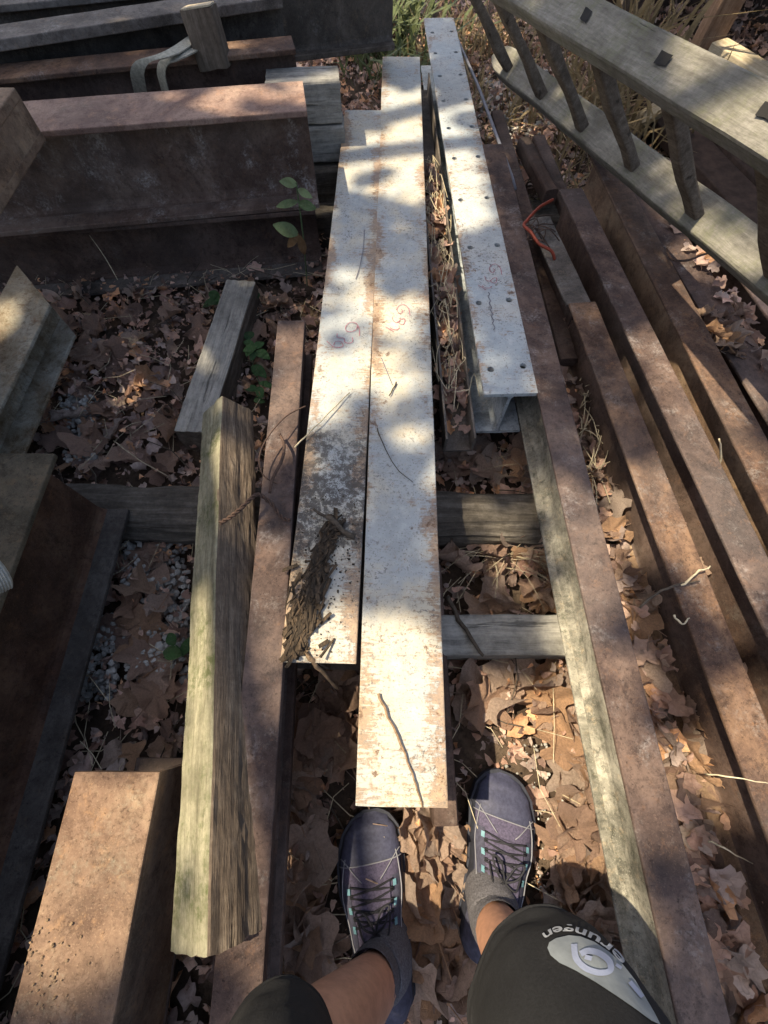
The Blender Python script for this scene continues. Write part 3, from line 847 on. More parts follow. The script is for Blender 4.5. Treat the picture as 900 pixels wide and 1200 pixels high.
sd = ro.modifiers.new('thickness', 'SOLIDIFY'); sd.thickness = 0.004
tag(board('loose_plank', (1.10, 2.42, 0.02), (1.20, 2.08, 0.34), 0.06, 0.03, 'wood_pale', None, (-1, -0.3, 0.3), 77), 'pale loose plank standing on end behind the ladder rungs', 'plank')
for k in range(7):  # planks added to fill the shaded hollow with dark colour
    tag(board('shade_plank', (1.22 + .17 * k, 2.46 + .03 * R.random(), .10 + .012 * (k % 3)), (1.52 + .17 * k, 1.05 + .05 * R.random(), .11 + .012 * (k % 2)), 0.155, 0.05, 'shed', None, (0, 0, 1), 80 + k),
        '%s added plank, dark in place of shade, counting from the ladder' % ('first', 'second', 'third', 'fourth', 'fifth', 'sixth', 'seventh')[k], 'plank', 'added planks that darken the hollow past the ladder')

# unseen wall added past the left edge to shade the dark beams
wm, wl_ = frame((-1.42, -3.0, 1.35), (-1.42, 0.95, 1.35))
tag(obj('shade_wall', prism(densify(rrect(-0.12, 0.12, -1.4, 0, 0.012), 0.1), 0, wl_, 60, 0.006, 4, 5), MAT['shed'], matrix=wm), 'unseen dark wall added beyond the left edge to shade the beams there', 'wall')

# ------------------------------------------------------------------ small fittings
def twisted():
    path = smooth_path([P(258, 613, 0.335), P(270, 606, 0.338), P(282, 596, 0.338), P(296, 583, 0.335), P(304, 580, 0.325), P(318, 590, 0.312), P(330, 606, 0.306), P(340, 610, 0.305)], 12)
    bm = bmesh.new()
    for ph in (0, math.pi):
        pts = []
        for k, p in enumerate(path):
            t = (path[min(k + 1, len(path) - 1)] - path[max(k - 1, 0)]).normalized()
            u_ = t.cross(Vector((0, 0, 1))).normalized(); v_ = t.cross(u_)
            a = k * .62 + ph
            pts.append(p + (u_ * math.cos(a) + v_ * math.sin(a)) * .0026)
        tube(pts, .0024, 7, bm)
    o = obj('twisted_wire', bm, MAT['wire'], smooth=True)
    return tag(o, 'thick twisted rusty wire tying the split timber to the rusty beam', 'wire')
twisted()
rod('wire_hook', smooth_path([P(328, 509, 0.312), P(333, 522, 0.325), P(330, 540, 0.33), P(320, 560, 0.325), P(316, 578, 0.31)], 5), 0.0032, 'wire', 'short curved wire hook standing on the rusty beam', 'wire')
rod('thin_wire', smooth_path([P(358, 476, 0.306), P(335, 488, 0.33), P(314, 512, 0.335), P(304, 535, 0.33), P(308, 556, 0.315), P(324, 567, 0.302)], 6), 0.0016, 'wire', 'thin looping wire from the white girder over the rusty beam', 'wire')
rod('red_cable', smooth_path([P(648, 234, 0.33), P(632, 243, 0.335), P(618, 258, 0.335), P(614, 264, 0.33), P(622, 272, 0.33), P(632, 286, 0.32), P(646, 294, 0.31), P(650, 304, 0.29)], 5), 0.0042, 'cable', 'bent red cable piece lying across the dark bars', 'cable')
cb = bmesh.new()
for k in range(9):
    a = P(616 + R.uniform(-4, 16), 262 + R.uniform(-4, 20), 0.315); b = P(636 + R.uniform(-8, 22), 266 + R.uniform(-20, 36), 0.29)
    mm = (a + b) / 2 + Vector((R.uniform(-.015, .015), R.uniform(-.015, .015), 0.02))
    tube(smooth_path([a, mm, b], 4), 0.0016, 5, cb)
tag(obj('wire_tangle', cb, MAT['wire'], smooth=True), 'tangle of thin wires around the red cable', 'wire')
rod('bent_wire', smooth_path([P(781, 292, 0.31), P(788, 304, 0.32), P(806, 305, 0.31), P(822, 299, 0.30), P(832, 296, 0.31)], 5), 0.003, 'wire', 'bent dark wire crossing low beams under the ladder', 'wire')
def hose():
    bm = bmesh.new()
    a, b = P(6, 668, 0.46), P(-70, 700, 0.50)
    n_ = 40
    pts = [a + (b - a) * k / n_ for k in range(n_ + 1)]
    rr = [0.028 + (0.0025 if k % 2 else 0) for k in range(n_ + 1)]
    rr[0] = 0.014; rr[1] = 0.024
    tube(pts, rr, 18, bm)
    return tag(obj('ribbed_hose', bm, MAT['hose'], smooth=False), 'ribbed grey hose end at the left edge over the dark beam', 'hose')
hose()

# ------------------------------------------------------------------ leaves
def lobed(n_, serr=.025, seed=1, k_=1.0):
    """outline of a five-lobed plane leaf"""
    rr = random.Random(seed)
    out = []
    class J_(dict):
        def __missing__(s_, q): s_[q] = rr.uniform(.6, 1.25); return s_[q]
    jit = J_(); torn = rr.uniform(-1.5, 6)
    for k in range(n_):
        a = -math.pi / 2 + 2 * math.pi * (k + .5) / n_
        r = .37
        for la, amp, sg in ((math.pi / 2, .36, .33), (math.radians(33), .25, .30), (math.radians(147), .25, .30), (math.radians(-24), .15, .28), (math.radians(204), .15, .28)):
            d = (a - la + math.pi) % (2 * math.pi) - math.pi
            r += k_ * amp * jit[la] * math.exp(-(d / sg) ** 2)
        r *= 1 + rr.uniform(-1, 1) * serr
        if torn - .25 < a < torn + .25: r *= .62
        out.append((r * math.cos(a), .28 + r * math.sin(a)))
    return out
OUT = lobed(44, .07)
OUT_S = lobed(20, .10, 3)
def leaf_base(outline, rings):
    c = np.array((0, .28))
    o = np.array(outline)
    v = [c]
    f = []
    n_ = len(o)
    for k in range(1, rings + 1):
        for p in o: v.append(c + (p - c) * (k / rings) ** 0.85)
    for i in range(n_):
        j = (i + 1) % n_
        f.append((0, 1 + i, 1 + j))
        for k in range(1, rings):
            a, b = 1 + (k - 1) * n_, 1 + k * n_
            f.append((a + i, b + i, b + j)); f.append((a + i, b + j, a + j))
    return np.array(v) - np.array((0, .35)), f
LBS = [leaf_base(lobed(44, .06, 10 + k, (.55, .8, 1.0, 1.15, .35)[k % 5]), 3) for k in range(7)]
SB, SF = leaf_base(OUT_S, 2)
TB, TF = leaf_base(lobed(9, .15, 5), 1)
KB, KF = leaf_base(lobed(12, .08, 6), 1)
def curl(v2, rng, amt=1.0):
    """crumple a flat leaf: roll it about a random axis, fold it at the midrib, ripple the rim"""
    v2 = v2 * np.array([rng.uniform(.75, 1.05), rng.uniform(.85, 1.05)])
    x, y = v2[:, 0], v2[:, 1]
    r2 = x * x + y * y
    a = np.arctan2(y, x)
    z = rng.uniform(-.5, .9) * amt * np.abs(x) ** 1.3 + .30 * amt * r2 * np.sin(a * rng.integers(3, 6) + rng.uniform(0, 6)) + .14 * amt * r2 * np.sin(a * 11 + rng.uniform(0, 6))
    z = z + .16 * amt * np.abs(np.sin(2.9 * (a - math.pi / 2))) * np.sqrt(r2)
    z = z + .04 * np.sin(x * 9 + rng.uniform(0, 6)) * np.cos(y * 8)
    ph = rng.uniform(0, 6.28)
    k = rng.choice([-1, 1, 1]) * rng.uniform(.2, 3.4) * amt
    p, q = x * math.cos(ph) + y * math.sin(ph), -x * math.sin(ph) + y * math.cos(ph)
    p2 = np.sin(k * p) / k - z * np.sin(k * p)
    z2 = (1 - np.cos(k * p)) / k + z * np.cos(k * p)
    return np.stack([p2 * math.cos(ph) - q * math.sin(ph), p2 * math.sin(ph) + q * math.cos(ph), z2], 1)
def rotm(yaw, tilt, taxis):
    q = Matrix.Rotation(tilt, 3, Vector((math.cos(taxis), math.sin(taxis), 0))) @ Matrix.Rotation(yaw, 3, 'Z')
    return np.array(q)
TONES = np.array([(.33, .21, .15), (.25, .155, .115), (.40, .28, .21), (.31, .25, .21), (.17, .11, .085), (.42, .24, .13), (.12, .085, .07), (.37, .25, .195), (.27, .195, .16), (.24, .19, .165)])
def leaf_cloud(name, pts, sizes, mat, tones, base, faces, tiltmax=0.5, cur=0.8):
    nv = len(base)
    N = len(pts)
    V = np.zeros((N * nv, 3), np.float32)
    C = np.ones((N * nv, 4), np.float32)
    variants = [curl(base * NP.uniform(.7, 1.2, (1, 2)), NP, cur) for _ in range(120)]
    for i in range(N):
        q = rotm(NP.uniform(0, 6.28), min(1.4, abs(NP.normal(0, tiltmax))), NP.uniform(0, 6.28))
        V[i * nv:(i + 1) * nv] = (variants[NP.integers(120)] * sizes[i]) @ q.T + pts[i]
        C[i * nv:(i + 1) * nv, :3] = tones[i]
    f = np.array(faces, np.int32)
    Fa = (f[None] + (np.arange(N) * nv)[:, None, None]).reshape(-1)
    me = bpy.data.meshes.new(name)
    me.vertices.add(N * nv); me.vertices.foreach_set('co', V.reshape(-1))
    nt_ = len(Fa) // 3
    me.loops.add(len(Fa)); me.loops.foreach_set('vertex_index', Fa)
    me.polygons.add(nt_)
    me.polygons.foreach_set('loop_start', np.arange(0, len(Fa), 3, dtype=np.int32))
    me.polygons.foreach_set('loop_total', np.full(nt_, 3, np.int32))
    me.update(calc_edges=True)
    at = me.color_attributes.new('tone', 'FLOAT_COLOR', 'POINT')
    at.data.foreach_set('color', C.reshape(-1))
    me.validate()
    return obj(name, me, mat, smooth=True)
leaf_mat = leafmat('dead_leaf_litter')
def tones(n_, jit=0.3):
    return np.array([1.65, 1.6, 1.6]) * TONES[NP.integers(0, len(TONES), n_)] * NP.uniform(1 - jit, 1 + jit, (n_, 1))
def near_shoe(p, d):
    for hx, hy, dx, dy in ((.018, -.492, -.177, .984), (.170, -.417, .30, .954)):
        t = max(0, min(.29, (p.x - hx) * dx + (p.y - hy) * dy))
        if math.hypot(p.x - hx - dx * t, p.y - hy - dy * t) < d: return True
    return False
# mass of litter over the whole yard
N = 15000
xy = np.stack([NP.uniform(-1.9, 2.2, N), NP.uniform(-1.0, 3.9, N)], 1)
zz = np.array([gz(x, y) for x, y in xy]) + NP.uniform(0.004, 0.045, N)
zz = np.array([z if not near_shoe(Vector((x, y, 0)), .10) else 0.004 for (x, y), z in zip(xy, zz)])
o = leaf_cloud('leaf_litter', np.column_stack([xy, zz]), NP.uniform(0.02, 0.042, N) * NP.choice([1, 1, 1.4, 2.0], N), leaf_mat, tones(N), SB, SF, 0.7, 1.15)
tag(o, 'brown dry leaf litter covering the ground', 'leaf litter', kind='stuff')
N = 22000                                 # crumbled bits
xy = np.stack([NP.uniform(-1.6, 1.8, N), NP.uniform(-0.9, 3.4, N)], 1)
zz = np.array([gz(x, y) for x, y in xy]) + NP.uniform(0.015, 0.065, N)
zz = np.array([z if not near_shoe(Vector((x, y, 0)), .08) else 0.004 for (x, y), z in zip(xy, zz)])
o = leaf_cloud('leaf_crumbs', np.column_stack([xy, zz]), NP.uniform(0.006, 0.026, N), leaf_mat, tones(N), TB, TF, 0.9)
tag(o, 'crumbled leaf fragments scattered over the litter', 'leaf litter', kind='stuff')
# litter caught between and under the rusty beams and in the channel
pts = []
for _ in range(560):
    y = R.uniform(-0.5, 1.3)
    x = 0.50 + (0.97 - y) * 0.07 + R.uniform(-0.055, 0.25)
    pts.append((x, y, R.uniform(0.05, 0.175)))
for _ in range(420):
    y = R.uniform(-0.5, 1.0)
    pts.append((0.468 + (0.97 - y) * 0.068 + R.uniform(-0.03, 0.03), y, R.uniform(0.12, 0.20)))
for _ in range(260):
    y = R.uniform(-0.1, 0.8)
    pts.append((0.592 + (0.97 - y) * 0.10 + R.uniform(-0.03, 0.03), y, R.uniform(0.12, 0.19)))
for _ in range(190):
    y = R.uniform(0.62, 1.75)
    pts.append((0.186 - (y - .58) * 0.02 + R.uniform(-0.027, 0.027), y, R.uniform(0.185, 0.222)))
for _ in range(80):
    y = R.uniform(0.75, 1.7)
    pts.append((0.975 + (1.2 - y) * 0.14 + R.uniform(-.03, .03), y, R.uniform(0.19, 0.245)))
o = leaf_cloud('caught_litter', np.array(pts), NP.uniform(0.025, 0.075, len(pts)), leaf_mat, tones(len(pts)) * 0.95, SB, SF, 0.8)
tag(o, 'dry leaves caught in the gaps between the steel beams', 'leaf litter', kind='stuff')

# the largest leaves, one by one, pieces of the ground
leaf_one = leafmat('fallen_leaf', attr=False, tint=[(0.0, (.28, .18, .135)), (.2, (.44, .29, .21)), (.4, (.54, .385, .29)), (.55, (.42, .335, .28)), (.75, (.54, .32, .18)), (1.0, (.36, .235, .175))])
variants = []
for k in range(28):
    LB, LF = LBS[k % 7]
    v = curl(LB, NP, 1.15)
    me = bpy.data.meshes.new('fallen_leaf')
    me.from_pydata([tuple(p) for p in v], [], LF)
    # leaf stalk
    bm = bmesh.new(); bm.from_mesh(me)
    st = tube([Vector(v[0]) * 1 + Vector((0, -.1, .01)), Vector((0.02, -.5, .03)), Vector((0.05, -.78, .0 + R.uniform(0, .15)))], [.012, .010, .008], 4)
    tmp = bpy.data.meshes.new('t'); st.to_mesh(tmp); st.free(); bm.from_mesh(tmp)
    bm.to_mesh(me); bm.free(); bpy.data.meshes.remove(tmp)
    me.materials.append(leaf_one)
    me.polygons.foreach_set('use_smooth', [True] * len(me.polygons))
    variants.append(me)
# where the ground shows: boxes in the photo (x0,y0,x1,y1), count, height, size range
SPOTS = [((60, 340, 240, 560), 52, .035, (.06, .12)), ((285, 335, 335, 465), 14, .03, (.07, .12)), ((130, 640, 215, 900), 22, .03, (.07, .13)),
         ((335, 790, 415, 1190), 46, .04, (.09, .16)), ((475, 955, 550, 1150), 30, .035, (.09, .15)), ((560, 790, 720, 1120), 66, .045, (.07, .15)),
         ((520, 515, 630, 560), 10, .03, (.08, .13)), ((525, 615, 650, 715), 22, .04, (.08, .13)), ((682, 460, 700, 560), 7, .17, (.06, .09)), ((708, 560, 735, 680), 9, .17, (.06, .10)), ((740, 680, 775, 800), 9, .17, (.07, .11)), ((780, 800, 830, 940), 10, .16, (.07, .12)),
         ((800, 600, 860, 800), 10, .15, (.08, .13)), ((820, 800, 890, 1180), 12, .07, (.09, .16)), ((760, 190, 890, 290), 10, .03, (.08, .13))]
cnt = 0
for (x0, y0, x1, y1), n_, z, (s0, s1) in SPOTS:
    for k in range(n_):
        for _ in range(20):
            p = P(R.uniform(x0, x1), R.uniform(y0, y1), z + R.uniform(-.01, .025))
            if not near_shoe(p, .125): break
        o = bpy.data.objects.new('fallen_leaf', variants[R.randrange(28)])
        COL.objects.link(o)
        s = R.uniform(s0, s1)
        o.parent = ground
        o.location = p
        o.scale = (s, s, s * R.uniform(.8, 1.5))
        o.rotation_euler = (R.gauss(0, .3), R.gauss(0, .3), R.uniform(0, 6.28))
        cnt += 1

# ------------------------------------------------------------------ straw, needles, pebbles
def strands(name, gen, n_, r, mat, label, cat, kind='stuff', sides=4):
    bm = bmesh.new()
    for _ in range(n_):
        tube(gen(), r if not callable(r) else r(), sides, bm, False)
    return tag(obj(name, bm, MAT[mat], smooth=True), label, cat, kind=kind)
def needle():
    x, y = R.uniform(-1.3, 1.3), R.uniform(-.8, 2.4)
    a, L, b = R.uniform(0, 6.28), R.uniform(.05, .17), R.uniform(-.6, .6)
    z = gz(x, y) + R.uniform(.035, .07)
    p = Vector((x, y, z)); d = Vector((math.cos(a), math.sin(a), R.uniform(-.12, .12)))
    e = Vector((-math.sin(a), math.cos(a), 0)) * L * b * .35
    return [p, p + d * L * .5 + e, p + d * L]
strands('dry_needles', needle, 900, 0.0009, 'twig_pale', 'thin dry needles and straw strewn over the leaves', 'straw')
strands('small_twigs', needle, 260, 0.0016, 'twig_dark', 'small dark twigs strewn through the leaves', 'twigs')
def chstraw():
    y = R.uniform(.7, 1.75); x = .186 - (y - .58) * .02
    p = Vector((x + R.uniform(-.03, .03), y, R.uniform(.20, .245)))
    return smooth_path([p, p + Vector((R.uniform(-.02, .02), R.uniform(-.06, .06), .012)), p + Vector((R.uniform(-.03, .03), R.uniform(-.12, .12), -.005))], 3)
strands('channel_straw', chstraw, 130, 0.0011, 'twig_pale', 'dry straw lying in the narrow channel between girders', 'straw')
def gapstraw():
    p = P(R.uniform(676, 705), R.uniform(440, 560), .19)
    d = Vector((R.uniform(-.03, .05), R.uniform(-.16, .1), R.uniform(0, .03)))
    return smooth_path([p, p + d * .5 + Vector((0, 0, .012)), p + d], 3)
strands('gap_straw', gapstraw, 34, 0.0014, 'twig_pale', 'pale straw wedged between two rusty beams', 'straw')
def tuft_gen(cx, cy, spread, h):
    def g():
        p = Vector((cx + R.gauss(0, .025), cy + R.gauss(0, .02), .02))
        a = R.uniform(0, 6.28); l = R.uniform(.5, 1) * spread
        q = p + Vector((math.cos(a) * l * .5, math.sin(a) * l * .4, R.uniform(.6, 1) * h))
        e = p + Vector((math.cos(a) * l, math.sin(a) * l * .8, R.uniform(.15, .8) * h))
        return smooth_path([p, q, e], 4)
    return g
c = P(590, 650, 0.02)
strands('dry_grass_tuft', tuft_gen(c.x, c.y, .21, .08), 44, 0.0009, 'twig_pale', 'tuft of dry grass between the middle girder and rusty beams', 'grass', kind=None)

ICO = None
def pebbles():
    bm0 = bmesh.new(); bmesh.ops.create_icosphere(bm0, subdivisions=1, radius=1)
    base = np.array([v.co[:] for v in bm0.verts]); faces = np.array([[v.index for v in f.verts] for f in bm0.faces]); bm0.free()
    V, F_ = [], []
    k = 0
    areas = [((150, 620, 222, 800), 560, (.005, .012)), ((78, 470, 120, 545), 240, (.005, .012)), ((100, 720, 140, 820), 260, (.005, .010)),
             ((590, 870, 700, 960), 110, (.0015, .005)), ((560, 90, 640, 170), 160, (.008, .016)), ((620, 960, 690, 1040), 70, (.0015, .004))]
    for (x0, y0, x1, y1), n_, (s0, s1) in areas:
        for _ in range(n_):
            p = np.array(P(R.uniform(x0, x1), R.uniform(y0, y1), .02))
            p[2] = gz(p[0], p[1]) + R.uniform(.025, .05)
            s = R.uniform(s0, s1)
            q = rotm(R.uniform(0, 6), R.uniform(0, 3), R.uniform(0, 6))
            v = base * np.array([1, R.uniform(.6, 1), R.uniform(.45, .8)]) * NP.uniform(.75, 1.2, (len(base), 1))
            V.append((v * s) @ q.T + p); F_.append(faces + k); k += len(base)
    me = bpy.data.meshes.new('gravel')
    me.from_pydata(np.concatenate(V).tolist(), [], np.concatenate(F_).tolist())
    return tag(obj('gravel', me, MAT['pebble']), 'pale crushed gravel showing through the leaves', 'gravel', kind='stuff')
pebbles()

# ------------------------------------------------------------------ twigs and bark lying on the steel
rod('twig', smooth_path([P(443, 813, .306), P(460, 850, .309), P(478, 893, .306), P(487, 918, .308), P(495, 946, .303)], 4), 0.0022, 'twig', 'thin bent twig on the sunlit near end of the middle girder', 'twig')
rod('twig', smooth_path([P(356, 764, .305), P(372, 780, .29), P(396, 808, .22)], 4), 0.0045, 'twig', 'brown stick slanting off the end of the left white girder', 'twig')
rod('twig', smooth_path([P(368, 596, .308), P(388, 610, .312), P(416, 629, .306)], 4), [0.003] * 4 + [0.0055] * 5, 'twig_dark', 'dark stick across the dirty part of the left white girder', 'twig')
rod('twig', smooth_path([P(346, 524, .306), P(375, 494, .312), P(410, 460, .305)], 4), 0.0018, 'twig_pale', 'straight pale straw across the left white girder', 'twig')
rod('twig', smooth_path([P(442, 502, .3045), P(452, 528, .306), P(468, 552, .306), P(484, 565, .3045)], 4), 0.0011, 'twig_dark', 'thin dark curved stem in the shade on the middle girder', 'twig')
rod('twig', smooth_path([P(464, 448, .304), P(456, 464, .306)], 4), 0.002, 'twig_dark', 'tiny dark twig below the red number on the middle girder', 'twig')
rod('twig', smooth_path([P(748, 712, .30), P(775, 693, .315), P(800, 684, .31), P(820, 681, .308)], 4), 0.0022, 'twig_dark', 'grey twig bridging from the lichen edged beam to the next one', 'twig')
rod('twig', smooth_path([P(799, 686, .308), P(815, 672, .315), P(832, 664, .31)], 4), 0.0022, 'twig_pale', 'pale twig end on the sawn rusty beam', 'twig')
rod('twig', smooth_path([P(790, 722, .306), P(800, 731, .312), P(808, 724, .306)], 4), 0.0018, 'twig_pale', 'small curled pale stem on the sawn rusty beam', 'twig')
rod('twig', smooth_path([P(826, 906, .28), P(860, 911, .315), P(905, 919, .31)], 4), 0.0013, 'twig_pale', 'pale straw crossing to the right edge', 'twig')
rod('twig', smooth_path([P(830, 985, .22), P(855, 998, .24), P(882, 1012, .2)], 4), 0.0015, 'twig_pale', 'thin straw over leaves beyond the rusty beam', 'twig')
rod('twig', smooth_path([P(843, 548, .25), P(845, 530, .29), P(842, 515, .33)], 4), 0.0025, 'twig_pale', 'upright pale stub between two right hand beams', 'twig')
rod('twig', smooth_path([P(655, 722, .10), P(662, 735, .13), P(668, 755, .11), P(676, 772, .12)], 4), 0.0025, 'twig', 'reddish twig at the sleeper board beside the lichen edged beam', 'twig')
rod('twig', smooth_path([P(522, 700, .1), P(545, 738, .125), P(565, 768, .13)], 4), 0.0055, 'twig_dark', 'dark stick leaning on the grey sleeper board', 'twig')
rod('twig', smooth_path([P(275, 515, .05), P(310, 535, .07), P(350, 562, .05)], 4), 0.0012, 'twig_pale', 'pale straw arching over leaves behind the split timber', 'twig')
rod('twig', smooth_path([P(133, 517, .06), P(165, 540, .08), P(200, 560, .06)], 4), 0.0014, 'twig_pale', 'pale straw on the leaves above the log sleeper', 'twig')
rod('thin_wire', smooth_path([P(105, 276, .2), P(122, 300, .17), P(138, 328, .12)], 4), 0.0012, 'twig_pale', 'thin pale thread hanging over the very dark beam', 'thread')

def bark_piece():
    bm = bmesh.new()
    path = [P(343, 772, .302), P(352, 740, .302), P(362, 705, .302), P(373, 670, .302), P(382, 640, .302), P(398, 612, .302)]
    pts = smooth_path(path, 12)
    n_ = 14
    rings = []
    for i, p in enumerate(pts):
        t = i / (len(pts) - 1)
        wd = 0.015 * (1 - t) ** 0.6 + 0.006
        ht = 0.009 * (1 - 0.3 * t) * min(1, 6 * t + .35)
        ring = []
        for k in range(n_):
            a = math.pi * k / (n_ - 1)
            q = Vector((k * .9, i * .22, 3))
            rr = 1 + .55 * mnoise.noise(q) + .4 * mnoise.noise(q * 3.1)
            ring.append(bm.verts.new(p + Vector((-math.cos(a) * wd * rr, 0.3 * -math.cos(a) * wd, max(0.0, math.sin(a)) ** .8 * ht * max(0, rr)))))
        rings.append(ring)
    for a, b in zip(rings, rings[1:]):
        for k in range(n_ - 1): bm.faces.new((a[k], a[k + 1], b[k + 1], b[k]))
    bm.faces.new(rings[0]); bm.faces.new(list(reversed(rings[-1])))
    bmesh.ops.recalc_face_normals(bm, faces=bm.faces)
    o = obj('bark_piece', bm, MAT['bark'])
    tag(o, 'crumbling strip of bark on the near end of the left white girder', 'bark')
    cb = bmesh.new()
    for _ in range(420):
        k_ = R.choice(pts); q_ = pix(k_)
        px, py = q_[0] + R.gauss(8, 22), q_[1] + R.gauss(-14, 26)
        p = P(px, py, .302)
        if abs(p.x + .113) > .066 or p.y < .07: continue
        s = R.uniform(.0006, .0022) * (1.6 if R.random() < .1 else 1)
        bmesh.ops.create_icosphere(cb, subdivisions=1, radius=s, matrix=Matrix.Translation(p) @ Matrix.Rotation(R.uniform(0, 3), 4, 'X') @ Matrix.Diagonal((1, R.uniform(.5, 1.8), R.uniform(.4, .8), 1)))
    for _ in range(240):
        t = R.random() ** .8
        c0 = pts[int(t * (len(pts) - 1))]
        p = c0 + Vector((R.gauss(-.004, .020 * (1.3 - t)), R.gauss(0, .01), R.uniform(.001, .010)))
        if p.x < -.185 or p.y < .068: continue
        L_ = R.uniform(.006, .045); wd_ = R.uniform(.0008, .0035)
        M_ = Matrix.Translation(p) @ Matrix.Rotation(-.35 + R.gauss(0, .45), 4, 'Z') @ Matrix.Rotation(R.gauss(0, .22), 4, 'X') @ Matrix.Rotation(R.uniform(-.6, .6), 4, 'Y') @ Matrix.Diagonal((wd_, L_ / 2, R.uniform(.0008, .0025), 1))
        g = bmesh.ops.create_cube(cb, size=2, matrix=M_)
        for v in g['verts']: v.co += Vector((R.uniform(-1, 1), R.uniform(-1, 1), R.uniform(-.5, .5))) * .0018
    tag(obj('bark_crumbs', cb, MAT['bark']), 'crumbs of bark and soil on the left white girder', 'bark', kind='stuff')
bark_piece()
def grit():
    cb = bmesh.new()
    for _ in range(70):
        p = P(R.gauss(52, 18), R.gauss(1135, 38), .3015)
        if not (-.50 < p.x < -.37): continue
        bmesh.ops.create_icosphere(cb, subdivisions=1, radius=R.uniform(.0007, .0026), matrix=Matrix.Translation(p) @ Matrix.Rotation(R.uniform(0, 3), 4, (1, 1, 0)) @ Matrix.Diagonal((1, R.uniform(.5, 1.8), R.uniform(.4, .8), 1)))
    tag(obj('grit', cb, MAT['twig']), 'small stones and grit on the broad rusty channel', 'grit', kind='stuff')
grit()

# ------------------------------------------------------------------ plants
def leafblade(p, d, L, wd, mat, parent, name='leaf', droop=.3, up=Vector((0, 0, 1))):
    bm = bmesh.new()
    d = d.normalized(); s = d.cross(up).normalized(); n_ = s.cross(d)
    prev = None
    for i in range(8):
        t = i / 7
        c = p + d * L * t + n_ * (-droop * L * t * t)
        ww = wd * max(0, math.sin(math.pi * min(1, t * .93 + .05))) ** .8
        cur = [bm.verts.new(c - s * ww + n_ * ww * .25), bm.verts.new(c), bm.verts.new(c + s * ww + n_ * ww * .25)]
        if prev:
            bm.faces.new((prev[0], prev[1], cur[1], cur[0])); bm.faces.new((prev[1], prev[2], cur[2], cur[1]))
        prev = cur
    o = obj(name, bm, mat, smooth=True)
    o.parent = parent
    o.matrix_parent_inverse = parent.matrix_world.inverted()
    return o
green = leafmat('green_leaf', attr=False, tint=[(0, (.13, .20, .085)), (.5, (.18, .26, .12)), (1, (.25, .33, .16))], trans=.35)
dgreen = leafmat('ivy_leaf', attr=False, tint=[(0, (.035, .10, .035)), (.5, (.06, .15, .045)), (1, (.09, .19, .06))], trans=.3)
weed_green = leafmat('weed_leaf', attr=False, tint=[(0, (.09, .13, .05)), (.5, (.13, .17, .065)), (1, (.20, .21, .09))], trans=.3)
browned = leafmat('withered_leaf', attr=False, tint=[(0, (.22, .12, .05)), (1, (.30, .18, .08))], trans=.3)
straw_leaf = leafmat('dry_stalk_leaf', attr=False, tint=[(0, (.24, .18, .09)), (.5, (.31, .24, .125)), (1, (.19, .135, .065))], trans=.35)
def sprout():
    yy = 1.30
    b, t = PY(360, 335, yy), PY(347, 214, yy)
    e = empty('green_sprout', Matrix.Translation(b))
    tag(e, 'small green sprout with withered lower leaves in front of the dark beams', 'plant')
    bpy.context.view_layer.update()
    o = obj('stem', tube(smooth_path([b, (b + t) / 2 + Vector((.004, 0, 0)), t], 5), 0.0022, 6), green, smooth=True)
    o.parent = e; o.matrix_parent_inverse = e.matrix_world.inverted()
    for (px, py), (qx, qy), wd, mt in (((348, 216), (330, 212), .012, green), ((349, 222), (364, 230), .010, green), ((349, 236), (324, 241), .010, green),
                                       ((350, 238), (368, 243), .013, green), ((349, 274), (323, 264), .019, green), ((350, 274), (336, 290), .012, browned), ((351, 276), (357, 300), .013, browned)):
        a, c = PY(px, py, yy), PY(qx, qy, yy - .02)
        leafblade(a, c - a, (c - a).length, wd, mt, e, up=Vector((.1, -.8, .6)))
sprout()
def ivy(label, pts, n_):
    base = P(*pts[0], .02)
    e = empty('ivy_sprig', Matrix.Translation(base)); tag(e, label, 'ivy', 'ivy sprigs by the timber')
    bpy.context.view_layer.update()
    path = smooth_path([P(x, y, .06 + .03 * R.random()) for x, y in pts], 5)
    o = obj('stem', tube(path, .0014, 5), dgreen, smooth=True); o.parent = e; o.matrix_parent_inverse = e.matrix_world.inverted()
    for k in range(n_):
        p = path[R.randrange(len(path))]
        a = R.uniform(0, 6.28)
        leafblade(p + Vector((0, 0, .004)), Vector((math.cos(a), math.sin(a), R.uniform(.1, .5))), R.uniform(.03, .055), R.uniform(.011, .018), dgreen, e, droop=.4)
ivy('ivy sprig at the far end of the grey timber', [(250, 352), (268, 360), (288, 368), (300, 350)], 12)
ivy('ivy sprig between grey timber and rusty beam', [(288, 398), (300, 410), (296, 430), (304, 450), (298, 470)], 15)
ivy('tiny ivy sprig on the gravel beside the mossy timber', [(206, 756), (212, 762), (214, 770)], 3)
def weeds(name, cx, cy, n_, h, spread, mat, label, wide=.008):
    base = Vector((cx, cy, 0))
    bm = bmesh.new()
    for _ in range(n_):
        p = base + Vector((R.gauss(0, spread), R.gauss(0, spread), 0.0))
        a = R.uniform(0, 6.28)
        d = Vector((math.cos(a) * .45, math.sin(a) * .45, 1)) * h * R.uniform(.5, 1.1)
        s = Vector((-math.sin(a), math.cos(a), 0)) * wide * R.uniform(.5, 1.4)
        q = p + d * .55; r_ = p + d + Vector((math.cos(a), math.sin(a), -.6)) * h * R.uniform(.1, .5)
        v = [bm.verts.new(x) for x in (p - s * .5, p + s * .5, q + s, q - s, r_)]
        bm.faces.new((v[0], v[1], v[2], v[3])); bm.faces.new((v[3], v[2], v[4]))
    return tag(obj(name, bm, mat), label, 'plant')
weeds('green_weeds', 0.02, 3.25, 260, .26, .17, weed_green, 'green weeds beyond the far ends of the girders', .011)
